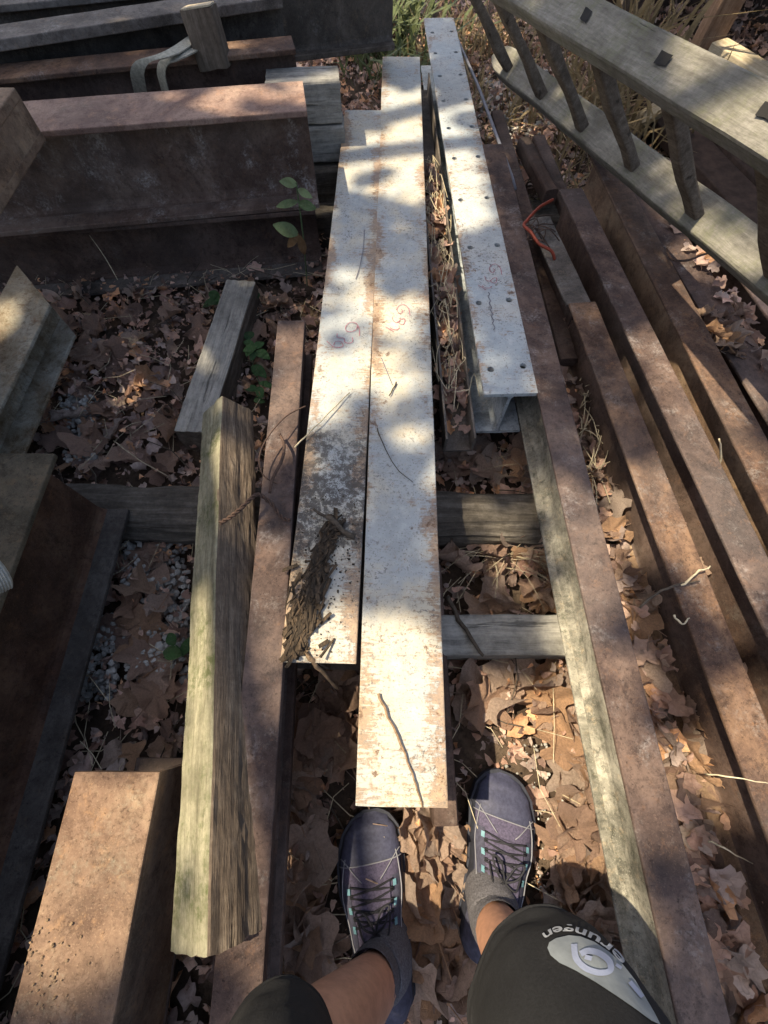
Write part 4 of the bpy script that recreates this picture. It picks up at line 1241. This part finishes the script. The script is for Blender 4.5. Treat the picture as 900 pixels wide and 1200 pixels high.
weeds('green_weeds', 0.10, 2.85, 90, .16, .10, weed_green, 'lower weeds beside the girder ends, in front of the taller weeds', .009)
weeds('dry_grass', 0.52, 3.2, 220, .18, .20, straw_leaf, 'dry yellow grass behind the tip of the ladder', .006)
weeds('dry_grass', 0.42, 2.55, 130, .14, .14, straw_leaf, 'short dry grass between drilled girder and ladder tip', .005)
weeds('dry_stalks', 0.92, 2.35, 200, .30, .14, straw_leaf, 'dry yellow stalks seen between the ladder rungs', .007)
weeds('dry_stalks', 0.74, 1.80, 70, .20, .07, straw_leaf, 'dry stalks below the lower ladder rail by the dark bars', .006)
weeds('dry_stalks', 1.12, 2.70, 70, .62, .12, straw_leaf, 'tall dry stalks behind the upper ladder rail', .009)
lc = empty('leaf_clump', Matrix.Translation(P(852, 385, .16)))
tag(lc, 'clump of dry leaves in front of the ladder foot, right of the orange beam', 'leaf clump')
for k in range(26):
    o = bpy.data.objects.new('dry_leaf', variants[R.randrange(28)])
    COL.objects.link(o)
    o.parent = lc
    o.location = P(R.gauss(852, 13), R.gauss(385, 15), R.uniform(.16, .28)) - P(852, 385, .16)
    s_ = R.uniform(.05, .085)
    o.scale = (s_, s_, s_ * 1.4)
    o.rotation_euler = (R.gauss(0, .7), R.gauss(0, .7), R.uniform(0, 6.28))

# ------------------------------------------------------------------ the person taking the picture
def person():
    root = empty('person', Matrix.Translation((0.09, -0.42, 0)))
    tag(root, 'person in black printed shorts, grey socks and mauve shoes, standing', 'person')
    bpy.context.view_layer.update()
    def adopt(o):
        o.parent = root
        o.matrix_parent_inverse = root.matrix_world.inverted()
        return o
    J = dict(pel=(.035, -.47, .93), hl=(-.055, -.46, .88), hr=(.125, -.46, .88), kl=(-.115, -.365, .48), kr=(.200, -.350, .45), al=(.002, -.425, .10), ar=(.19, -.352, .10),
             w=(.035, -.46, 1.08), ch=(.035, -.44, 1.28), nk=(.035, -.42, 1.46), hd0=(.035, -.39, 1.54), hd1=(.035, -.375, 1.63), hd2=(.035, -.39, 1.71),
             sl=(-.13, -.44, 1.40), sr=(.20, -.44, 1.40), el=(-.20, -.42, 1.14), er=(.27, -.42, 1.14), wl=(-.10, -.36, 1.00), wr=(.15, -.36, 1.00), pl=(-.07, -.31, 1.0), pr=(.12, -.31, 1.0))
    rad = dict(pel=(.15, .11), hl=.085, hr=.085, kl=.056, kr=.056, al=.038, ar=.038, w=(.14, .10), ch=(.15, .11), nk=.055, hd0=.062, hd1=.078, hd2=.06, sl=.06, sr=.06, el=.042, er=.042, wl=.027, wr=.027, pl=.034, pr=.034)
    V, E_, idx, rads = [], [], {}, []
    def av(p, r):
        V.append(Vector(p)); rads.append(r if hasattr(r, '__len__') else (r, r)); return len(V) - 1
    for k in J: idx[k] = av(J[k], rad[k])
    def chain(a, b, extra=()):
        prev = idx[a]
        for t, r in extra:
            i = av(Vector(J[a]).lerp(Vector(J[b]), t), r); E_.append((prev, i)); prev = i
        E_.append((prev, idx[b]))
    for a, b, ex in (('pel', 'hl', ()), ('pel', 'hr', ()), ('hl', 'kl', ((.5, .072),)), ('hr', 'kr', ((.5, .072),)), ('kl', 'al', ((.3, .059), (.65, .047))), ('kr', 'ar', ((.3, .059), (.65, .047))),
                     ('pel', 'w', ()), ('w', 'ch', ()), ('ch', 'nk', ()), ('nk', 'hd0', ()), ('hd0', 'hd1', ()), ('hd1', 'hd2', ()), ('ch', 'sl', ()), ('ch', 'sr', ()),
                     ('sl', 'el', ((.5, .05),)), ('sr', 'er', ((.5, .05),)), ('el', 'wl', ((.4, .041),)), ('er', 'wr', ((.4, .041),)), ('wl', 'pl', ()), ('wr', 'pr', ())):
        chain(a, b, ex)
    for sgn, w_, p_ in ((1, 'wl', 'pl'), (-1, 'wr', 'pr')):      # five fingers each, curled as if round a phone
        pv = Vector(J[p_]); f = (pv - Vector(J[w_])).normalized()
        for k, ln in enumerate((.062, .075, .080, .072, .055)):
            sd = Vector((sgn, .1, 0))
            st = pv + Vector((0, 0, -.024 + .013 * k)) if k else pv - f * .02 + Vector((0, 0, .03))
            a = av(st + f * .012, .0105); b = av(st + f * ln * .5 + sd * .01, .0092); c_ = av(st + f * ln * .75 + sd * .028, .0082)
            E_.extend([(idx[p_], a), (a, b), (b, c_)])
    me = bpy.data.meshes.new('body')
    me.from_pydata([v[:] for v in V], E_, [])
    o = obj('body', me, MAT['skin'])
    md = o.modifiers.new('skin', 'SKIN'); md.use_smooth_shade = True
    for i, r in enumerate(rads):
        me.skin_vertices[0].data[i].radius = r
    me.skin_vertices[0].data[idx['pel']].use_root = True
    sb = o.modifiers.new('sub', 'SUBSURF'); sb.levels = 2; sb.render_levels = 2
    adopt(o)
    # shorts: two legs and a seat, as swept rings
    def leg_surface(path, rads_):
        pts = smooth_path(path, 8)
        n_ = len(pts) - 1
        def S(s, th):
            f = s * n_; i = min(int(f), n_ - 1); t = f - i
            p = pts[i].lerp(pts[i + 1], t)
            d = (pts[min(i + 2, n_)] - pts[max(i - 1, 0)]).normalized()
            u = Vector((1, 0, 0)); u = (u - d * u.dot(d)).normalized()
            v = d.cross(u)                     # front of the leg
            k = s * (len(rads_) - 1); j = min(int(k), len(rads_) - 2); r = rads_[j] + (rads_[j + 1] - rads_[j]) * (k - j)
            wr = 1 + .022 * math.sin(4 * th + 15 * s + 2 * mnoise.noise(Vector((math.cos(th), math.sin(th), s * 4)))) * min(1, 3 * s + .2) + (.02 if s < .035 else 0) + .04 * mnoise.noise(Vector((math.cos(th) * 1.6, math.sin(th) * 1.6, s * 7))) + .02 * mnoise.noise(Vector((math.cos(th) * 4, math.sin(th) * 4, s * 16 + 5)))
            return p + (u * math.cos(th) + v * math.sin(th)) * r * wr
        return S
    SR = leg_surface([(.208, -.352, .38), (.206, -.355, .45), (.178, -.41, .66), (.125, -.475, .90)], [.104, .105, .105, .112, .12])
    SLf = leg_surface([(-.118, -.362, .42), (-.110, -.362, .50), (-.092, -.42, .69), (-.055, -.47, .90)], [.064, .068, .086, .105, .12])
    bm = bmesh.new()
    for S in (SR, SLf):
        rings = []
        for i in range(61):
            s = i / 60
            rings.append([bm.verts.new(S(s, 2 * math.pi * k / 72)) for k in range(72)])
        inner = [bm.verts.new(S(0.0, 2 * math.pi * k / 72).lerp(S(0.0, 2 * math.pi * k / 72 + math.pi), .06) + Vector((0, 0, .01))) for k in range(72)]
        rings.insert(0, inner)
        for a, b in zip(rings, rings[1:]):
            for k in range(72): bm.faces.new((a[k], a[(k + 1) % 72], b[(k + 1) % 72], b[k]))
    ringz = []
    for z, rx, ry in ((.80, .155, .115), (.88, .18, .135), (.96, .175, .13), (1.02, .16, .12)):
        ringz.append([bm.verts.new((.035 + rx * math.cos(a), -.465 + ry * math.sin(a), z)) for a in (2 * math.pi * k / 36 for k in range(36))])
    for a, b in zip(ringz, ringz[1:]):
        for k in range(36): bm.faces.new((a[k], a[(k + 1) % 36], b[(k + 1) % 36], b[k]))
    shorts = adopt(obj('shorts', bm, MAT['shorts'], smooth=True))
    # print on the right leg: oval patch with a round emblem and a word above the hem, laid onto the cloth
    from mathutils.bvhtree import BVHTree
    bvh = BVHTree.FromPolygons([v.co.copy() for v in shorts.data.vertices], [tuple(p.vertices) for p in shorts.data.polygons])
    eye = Vector((0, 0, CAMH))
    def onto(px, py, lift):
        hit = bvh.ray_cast(eye, Vector(ray(560 + px / 3.75, 1040 + py / 3.75)).normalized())
        if hit[0] is None: return None
        n_ = hit[1] if hit[1].dot(eye - hit[0]) > 0 else -hit[1]
        return hit[0] + n_ * lift
    def decal(name, polys, lift, mat):
        bm = bmesh.new(); cache = {}
        def vt(q):
            q = (round(q[0], 2), round(q[1], 2))
            if q not in cache:
                p = onto(q[0], q[1], lift)
                cache[q] = bm.verts.new(p) if p is not None else None
            return cache[q]
        for t in polys:
            vs = [vt(q) for q in t]
            if any(v is None for v in vs) or len(set(vs)) < len(vs): continue
            try: bm.faces.new(vs)
            except ValueError: pass
        o = obj(name, bm, mat, smooth=True)
        o.parent = shorts
        return o
    rim = [(308, 272), (316, 248), (345, 230), (400, 217), (450, 222), (510, 245), (570, 285), (630, 338), (690, 415), (740, 500), (775, 560), (800, 610), (760, 592), (690, 540), (610, 485), (520, 425), (430, 372), (360, 338), (322, 305)]
    cx_, cy_ = 545, 385
    polys = []
    K = 9
    dens = densify(rim, 14)
    for a, b in zip(dens, dens[1:] + dens[:1]):
        f = lambda p, t: (cx_ + (p[0] - cx_) * t, cy_ + (p[1] - cy_) * t)
        polys.append([(cx_, cy_), f(a, 1 / K), f(b, 1 / K)])
        for k in range(1, K): polys.append([f(a, k / K), f(a, (k + 1) / K), f(b, (k + 1) / K), f(b, k / K)])
    decal('oval_print', polys, .0016, MAT['print_grey'])
    def stroke2(line, wd):
        pp = smooth_path([Vector((x, y, 0)) for x, y in line], 5); out = []; prev = None
        for i, p in enumerate(pp):
            t = (pp[min(i + 1, len(pp) - 1)] - pp[max(i - 1, 0)]).normalized(); n_ = Vector((-t.y, t.x, 0)) * wd / 2
            cur = ((p + n_).to_2d(), (p - n_).to_2d())
            if prev: out.append([tuple(prev[0]), tuple(prev[1]), tuple(cur[1]), tuple(cur[0])])
            prev = cur
        return out
    decal('emblem_print', stroke2([(424, 262), (432, 322), (470, 366), (530, 388), (576, 378), (574, 338), (534, 304), (486, 292), (452, 306)], 27) + stroke2([(470, 318), (500, 326)], 20) + stroke2([(662, 425), (690, 460), (718, 492)], 20) + stroke2([(602, 350), (626, 366)], 14), .003, MAT['print_blue'])
    cu = bpy.data.curves.new('word', 'FONT'); cu.body = 'erungen'; cu.size = 1; cu.resolution_u = 3; cu.offset = .02
    co = bpy.data.objects.new('word', cu); COL.objects.link(co)
    bpy.context.view_layer.update()
    tm = bpy.data.meshes.new_from_object(co.evaluated_get(bpy.context.evaluated_depsgraph_get()))
    bpy.data.objects.remove(co)
    b2 = bmesh.new(); b2.from_mesh(tm); bmesh.ops.triangulate(b2, faces=b2.faces)
    wmax = max(v.co.x for v in b2.verts)
    arc = smooth_path([Vector((x, y, 0)) for x, y in ((650, 330), (605, 278), (555, 238), (505, 208), (455, 188), (410, 178), (360, 178), (320, 190), (285, 212))], 8)
    polys = []
    for f in b2.faces:
        q = []
        for v in f.verts:
            t = v.co.x / wmax * (len(arc) - 1); i = min(int(t), len(arc) - 2)
            p = arc[i].lerp(arc[i + 1], t - i); d = (arc[i + 1] - arc[i]).normalized()
            q.append(tuple((p + Vector((d.y, -d.x, 0)) * v.co.y * 52).to_2d()))
        polys.append(q)
    b2.free()
    decal('word_print', polys, .0018, MAT['print_text'])
    # shirt
    bm = bmesh.new(); rings = []
    for z, y, rx, ry in ((.97, -.465, .185, .14), (1.08, -.46, .175, .13), (1.22, -.445, .185, .14), (1.36, -.435, .19, .12), (1.44, -.425, .12, .09), (1.48, -.42, .07, .065)):
        rings.append([bm.verts.new((.035 + rx * math.cos(a), y + ry * math.sin(a), z)) for a in (2 * math.pi * k / 30 for k in range(30))])
    for a, b in zip(rings, rings[1:]):
        for k in range(30): bm.faces.new((a[k], a[(k + 1) % 30], b[(k + 1) % 30], b[k]))
    for s_, e_ in (((-.12, -.44, 1.40), (-.18, -.43, 1.22)), ((.19, -.44, 1.40), (.25, -.43, 1.22))):
        tube([s_, Vector(s_).lerp(Vector(e_), .5), e_], [.075, .07, .068], 14, bm, False)
    adopt(obj('shirt', bm, MAT['shirt'], smooth=True))
    # hair cap and face pieces
    bm = bmesh.new(); bmesh.ops.create_uvsphere(bm, u_segments=18, v_segments=10, radius=1, matrix=Matrix.Translation((.035, -.405, 1.665)) @ Matrix.Diagonal((.088, .098, .085, 1)))
    bmesh.ops.delete(bm, geom=[v for v in bm.verts if v.co.z < 1.63 and v.co.y > -.41], context='VERTS')
    adopt(obj('hair', bm, MAT['hair'], smooth=True))
    bm = bmesh.new()
    bmesh.ops.create_cone(bm, cap_ends=True, segments=8, radius1=.016, radius2=.006, depth=.045, matrix=Matrix.Translation((.035, -.295, 1.605)) @ Matrix.Rotation(.35, 4, 'X'))
    adopt(obj('nose', bm, MAT['skin'], smooth=True))
    for sx in (-.03, .03):
        bm = bmesh.new(); bmesh.ops.create_uvsphere(bm, u_segments=10, v_segments=8, radius=.011, matrix=Matrix.Translation((.035 + sx, -.308, 1.635)))
        adopt(obj('eye', bm, MAT['hair'], smooth=True))
        bm = bmesh.new(); bmesh.ops.create_uvsphere(bm, u_segments=10, v_segments=8, radius=1, matrix=Matrix.Translation((.035 + sx * 2.75, -.385, 1.615)) @ Matrix.Diagonal((.012, .02, .03, 1)))
        adopt(obj('ear', bm, MAT['skin'], smooth=True))
    # shoes and socks
    def lerp_tab(tab, t):
        for (a, x), (b, y) in zip(tab, tab[1:]):
            if t <= b: 
                k = (t - a) / (b - a); k = k * k * (3 - 2 * k)
                return x + (y - x) * k
        return tab[-1][1]
    WD = [(0, .025), (.06, .040), (.2, .046), (.42, .050), (.62, .060), (.76, .061), (.88, .053), (.96, .036), (1, .013)]
    HT = [(0, .078), (.1, .094), (.25, .099), (.38, .096), (.5, .082), (.65, .066), (.8, .054), (.92, .043), (1, .026)]
    Lf = .292
    def shoe(mirror, heel, d, label):
        d = Vector((d[0], d[1], 0)).normalized()
        side = Vector((d.y, -d.x, 0))
        M = Matrix((side, d, Vector((0, 0, 1)))).transposed().to_4x4(); M.translation = Vector((heel[0], heel[1], .028))
        def bend(t): return mirror * (.010 * math.sin(math.pi * t) - .012 * max(0, t - .6))
        def S(t, a, off=0.0):
            wv, hv = lerp_tab(WD, t) + off, lerp_tab(HT, t) + off
            x = math.cos(a); z = math.sin(a)
            X = math.copysign(abs(x) ** .8, x) * wv + bend(t)
            return Vector((X, t * Lf, .02 + max(0.0, z) ** .75 * (hv - .02)))
        def patch(name, t0, t1, a0, a1, off, mat, nt_=18, na=14, parent=None, closed=True):
            bm = bmesh.new()
            g = [[bm.verts.new(S(t0 + (t1 - t0) * i / nt_, a0 + (a1 - a0) * k / na, off)) for k in range(na + 1)] for i in range(nt_ + 1)]
            for i in range(nt_):
                for k in range(na): bm.faces.new((g[i][k], g[i][k + 1], g[i + 1][k + 1], g[i + 1][k]))
            if closed: bmesh.ops.recalc_face_normals(bm, faces=bm.faces)
            o = obj(name, bm, mat, smooth=True)
            if parent is None: adopt(o); o.matrix_world = M
            else: o.parent = parent
            return o
        up = patch('shoe', 0, 1, 0, math.pi, 0, MAT['shoe'], 34, 20)
        up['label'] = label
        patch('toe_cap', .74, 1, .25, math.pi - .25, .0018, MAT['toecap'], 14, 14, up)
        for a0, a1 in ((0, .42), (math.pi - .42, math.pi)):
            patch('rand', 0.0, 1, a0, a1, .0022, MAT['sole'], 34, 4, up)
        patch('side_panel', .30, .66, .35, .95, .0016, MAT['shoe_side'], 12, 6, up)
        patch('side_panel', .30, .66, math.pi - .95, math.pi - .35, .0016, MAT['shoe_side'], 12, 6, up)
        patch('heel_panel', 0, .30, .3, math.pi - .3, .0018, MAT['shoe_side'], 10, 14, up)
        patch('tongue', .34, .64, math.pi / 2 - .48, math.pi / 2 + .48, .0035, MAT['shoe'], 12, 8, up)
        # sole
        bm = bmesh.new(); lo, hi = [], []
        N_ = 44
        for k in range(N_):
            q = k / N_
            sd, t = (1, q * 2) if q < .5 else (-1, 2 - q * 2)
            t2 = .5 - .5 * math.cos(math.pi * t)
            wv = lerp_tab(WD, t2) * 1.09 + .001
            x = sd * wv + bend(t2)
            lo.append(bm.verts.new((x, -.004 + t2 * (Lf + .009), 0.0 + .008 * max(0, t2 - .8) / .2))); hi.append(bm.verts.new((x, -.004 + t2 * (Lf + .009), .027)))
        for k in range(N_): bm.faces.new((lo[k], lo[(k + 1) % N_], hi[(k + 1) % N_], hi[k]))
        bm.faces.new(hi); bm.faces.new(list(reversed(lo)))
        bmesh.ops.recalc_face_normals(bm, faces=bm.faces)
        o = obj('sole', bm, MAT['sole']); o.parent = up
        # laces, bow, eyelets, piping
        bm = bmesh.new()
        for k in range(4):
            t = .46 + k * .048
            tube(smooth_path([S(t, math.pi / 2 - .62, .003), S(t + .02, math.pi / 2, .007), S(t + .04, math.pi / 2 + .62, .003)], 4), .0018, 6, bm)
            tube(smooth_path([S(t, math.pi / 2 + .62, .003), S(t + .02, math.pi / 2, .007), S(t + .04, math.pi / 2 - .62, .003)], 4), .0018, 6, bm)
        c0 = S(.44, math.pi / 2, .008)
        for sx in (-1, 1):
            tube(smooth_path([c0, c0 + Vector((sx * .018, .012, .008)), c0 + Vector((sx * .03, .034, .004)), c0 + Vector((sx * .014, .03, .006)), c0], 5), .0018, 6, bm)
            tube(smooth_path([c0, c0 + Vector((sx * .02, -.006, .004)), c0 + Vector((sx * .03, .02, -.012))], 4), .0017, 6, bm)
        o = obj('laces', bm, MAT['lace'], smooth=True); o.parent = up
        for k in range(3):
            for sx in (-1, 1):
                t = .44 + k * .085
                patch('eyelet_tab', t, t + .030, math.pi / 2 + sx * .60, math.pi / 2 + sx * .74, .004, MAT['teal'], 3, 3, up)
        patch('pull_tab', .34, .37, math.pi / 2 - .2, math.pi / 2 + .2, .005, MAT['teal'], 3, 5, up)
        bm = bmesh.new()
        for sx in (-1, 1):
            tube([S(.30 + .48 * k / 16, math.pi / 2 + sx * (.78 + .28 * math.sin(k / 16 * 3)), .003) for k in range(17)], .0012, 5, bm)
            tube([S(.66 + .12 * math.sin(k / 12 * math.pi / 2), math.pi / 2 + sx * (.2 + .95 * k / 12), .003) for k in range(13)], .0011, 5, bm)
        tube([S(.74, .3 + (math.pi - .6) * k / 16, .0028) for k in range(17)], .0012, 5, bm)
        o = obj('piping', bm, MAT['seam'], smooth=True); o.parent = up
        return up, M
    shl, Ml = shoe(-1, (.018, -.492), (-.177, .984), 'left mauve grey trainer with slate toe cap')
    shr, Mr = shoe(1, (.170, -.417), (.30, .954), 'right mauve grey trainer with slate toe cap')
    for M_, kn in ((Ml, J['kl']), (Mr, J['kr'])):
        a = M_ @ Vector((0, .072, .055)); top = a.lerp(Vector(kn), .23)
        f0 = M_ @ Vector((0, .098, .05))
        pts = smooth_path([f0, a.lerp(f0, .4) + Vector((0, 0, .035)), a.lerp(top, .6), top], 6)
        n_ = len(pts)
        rr = []
        for i in range(n_):
            t = i / (n_ - 1)
            rr.append((.047 - .006 * t) * (1 + .018 * math.sin(i * 2.3)))
        bm = tube(pts, rr, 26, None, False)
        adopt(obj('sock', bm, MAT['sock'], smooth=True))
    return root
person()

# ------------------------------------------------------------------ tree whose crown dapples the yard
# openings in the crown: where the sun comes through (photo position of each sun patch and its half size)
SUNNY = [(472, 850, 96, 124, .3), (505, 1010, 50, 80, .03), (520, 1100, 45, 60, .03), (640, 880, 95, 95, .03), (660, 1010, 90, 90, .03), (650, 1120, 80, 60, .03), (430, 1030, 45, 90, .08), (590, 990, 55, 100, .08),
         (232, 800, 62, 150, .35), (245, 1060, 24, 60, .36), (240, 560, 40, 70, .3), (120, 960, 110, 70, .3), (90, 1080, 110, 90, .3), (662, 722, 40, 40, .17), (735, 930, 45, 70, .17), (775, 600, 45, 75, .3), (840, 490, 75, 130, .3),
         (800, 395, 45, 60, .3), (880, 660, 30, 60, .3), (385, 445, 55, 42, .3), (420, 352, 30, 22, .3), (425, 190, 45, 24, .3), (472, 190, 36, 40, .3), (475, 120, 40, 22, .3), (528, 215, 45, 60, .3), (520, 155, 34, 20, .3),
         (212, 425, 58, 46, .03), (100, 456, 34, 38, .03), (330, 500, 22, 60, .3), (335, 395, 18, 20, .3), (182, 124, 30, 9, .5), (255, 132, 28, 9, .5), (585, 68, 42, 26, .33), (480, 30, 40, 34, .1), (215, 405, 40, 26, .03),
         (560, 45, 50, 30, .05), (120, 780, 18, 60, .03), (340, 720, 26, 34, .3), (385, 740, 50, 40, .3), (320, 640, 22, 40, .3), (610, 660, 22, 26, .04), (870, 70, 30, 18, .2), (820, 300, 36, 24, .22), (235, 25, 20, 10, .6),
         (590, 850, 60, 60, .03), (690, 820, 50, 50, .03), (860, 880, 40, 80, .1), (830, 720, 30, 40, .15), (430, 1160, 60, 50, .15), (350, 265, 26, 34, .3), (720, 640, 25, 60, .15)]
ZS = sorted(set(q[4] for q in SUNNY))
def sunlit(x, y, z):
    for zr in ZS:
        k = (z - zr) / SUN.z
        g = (x - SUN.x * k, y - SUN.y * k, zr)
        if g[1] < -.65 or abs(g[0]) > 2.6: continue
        px, py = pix(g)
        am = 46 if py < 700 else 22
        px += am * mnoise.noise(Vector((x * 4, y * 4, z * .5))); py += am * mnoise.noise(Vector((x * 4 + 30, y * 4, z * .5)))
        mg = .036 * FOC / max(.5, (np.array(g) - np.array([0, 0, CAMH])) @ _fw)
        for cx, cy, rx, ry, q in SUNNY:
            if q == zr and ((px - cx) / (rx + mg)) ** 2 + ((py - cy) / (ry + mg * .8)) ** 2 < 1.0: return True
    return False
def tree():
    base = Vector((-3.9, 2.6, 0))
    e = empty('plane_tree', Matrix.Translation(base))
    tag(e, 'broad tree at the left whose crown throws dappled shade', 'tree')
    bpy.context.view_layer.update()
    bm = bmesh.new()
    top = Vector((-3.1, 2.1, 5.3))
    tube(smooth_path([base + Vector((0, 0, -.1)), base + Vector((.1, -.05, 1.6)), base + Vector((.3, -.2, 3.4)), top], 5), [.24 - .009 * k for k in range(16)], 12, bm)
    for k in range(11):
        a = 2 * math.pi * k / 11 + R.uniform(-.2, .2)
        s = top + Vector((0, 0, R.uniform(-1.2, .1)))
        L = R.uniform(1.6, 3.3)
        en = s + Vector((math.cos(a) * L, math.sin(a) * L, R.uniform(.2, 1.0)))
        md = s.lerp(en, .5) + Vector((R.uniform(-.2, .2), R.uniform(-.2, .2), .25))
        tube(smooth_path([s, md, en], 5), [.06 - .0045 * j for j in range(11)], 7, bm)
    o = obj('trunk', bm, MAT['trunk'], smooth=True); o.parent = e; o.matrix_parent_inverse = e.matrix_world.inverted()
    pts, n_ = [], 0
    c = Vector((-2.85, 1.95, 5.5))
    while len(pts) < 27000 and n_ < 90000:
        n_ += 1
        a, r = R.uniform(0, 6.28), math.sqrt(R.random())
        x, y = c.x + math.cos(a) * r * 2.9, c.y + math.sin(a) * r * 3.3
        z = c.z + (1 - r * r) * R.uniform(-.5, 1.2) + .15 * mnoise.noise(Vector((x, y, 3)))
        if mnoise.noise(Vector((x * 1.1, y * 1.1, z * 1.1 + 20))) < -.42: continue
        if sunlit(x, y, z): continue
        pts.append((x, y, z))
    tn = np.array([(.055, .10, .028), (.08, .12, .035), (.11, .11, .04), (.045, .085, .025)])[NP.integers(0, 4, len(pts))]
    lm = leafmat('crown_leaf', trans=.2)
    o = leaf_cloud('crown', np.array(pts), NP.uniform(.07, .14, len(pts)), lm, tn, KB, KF, .7, .6)
    o['kind'] = 'stuff'
    o.parent = e; o.matrix_parent_inverse = e.matrix_world.inverted()
tree()
for o in list(bpy.data.objects):
    if '_L' in o: del o['_L']
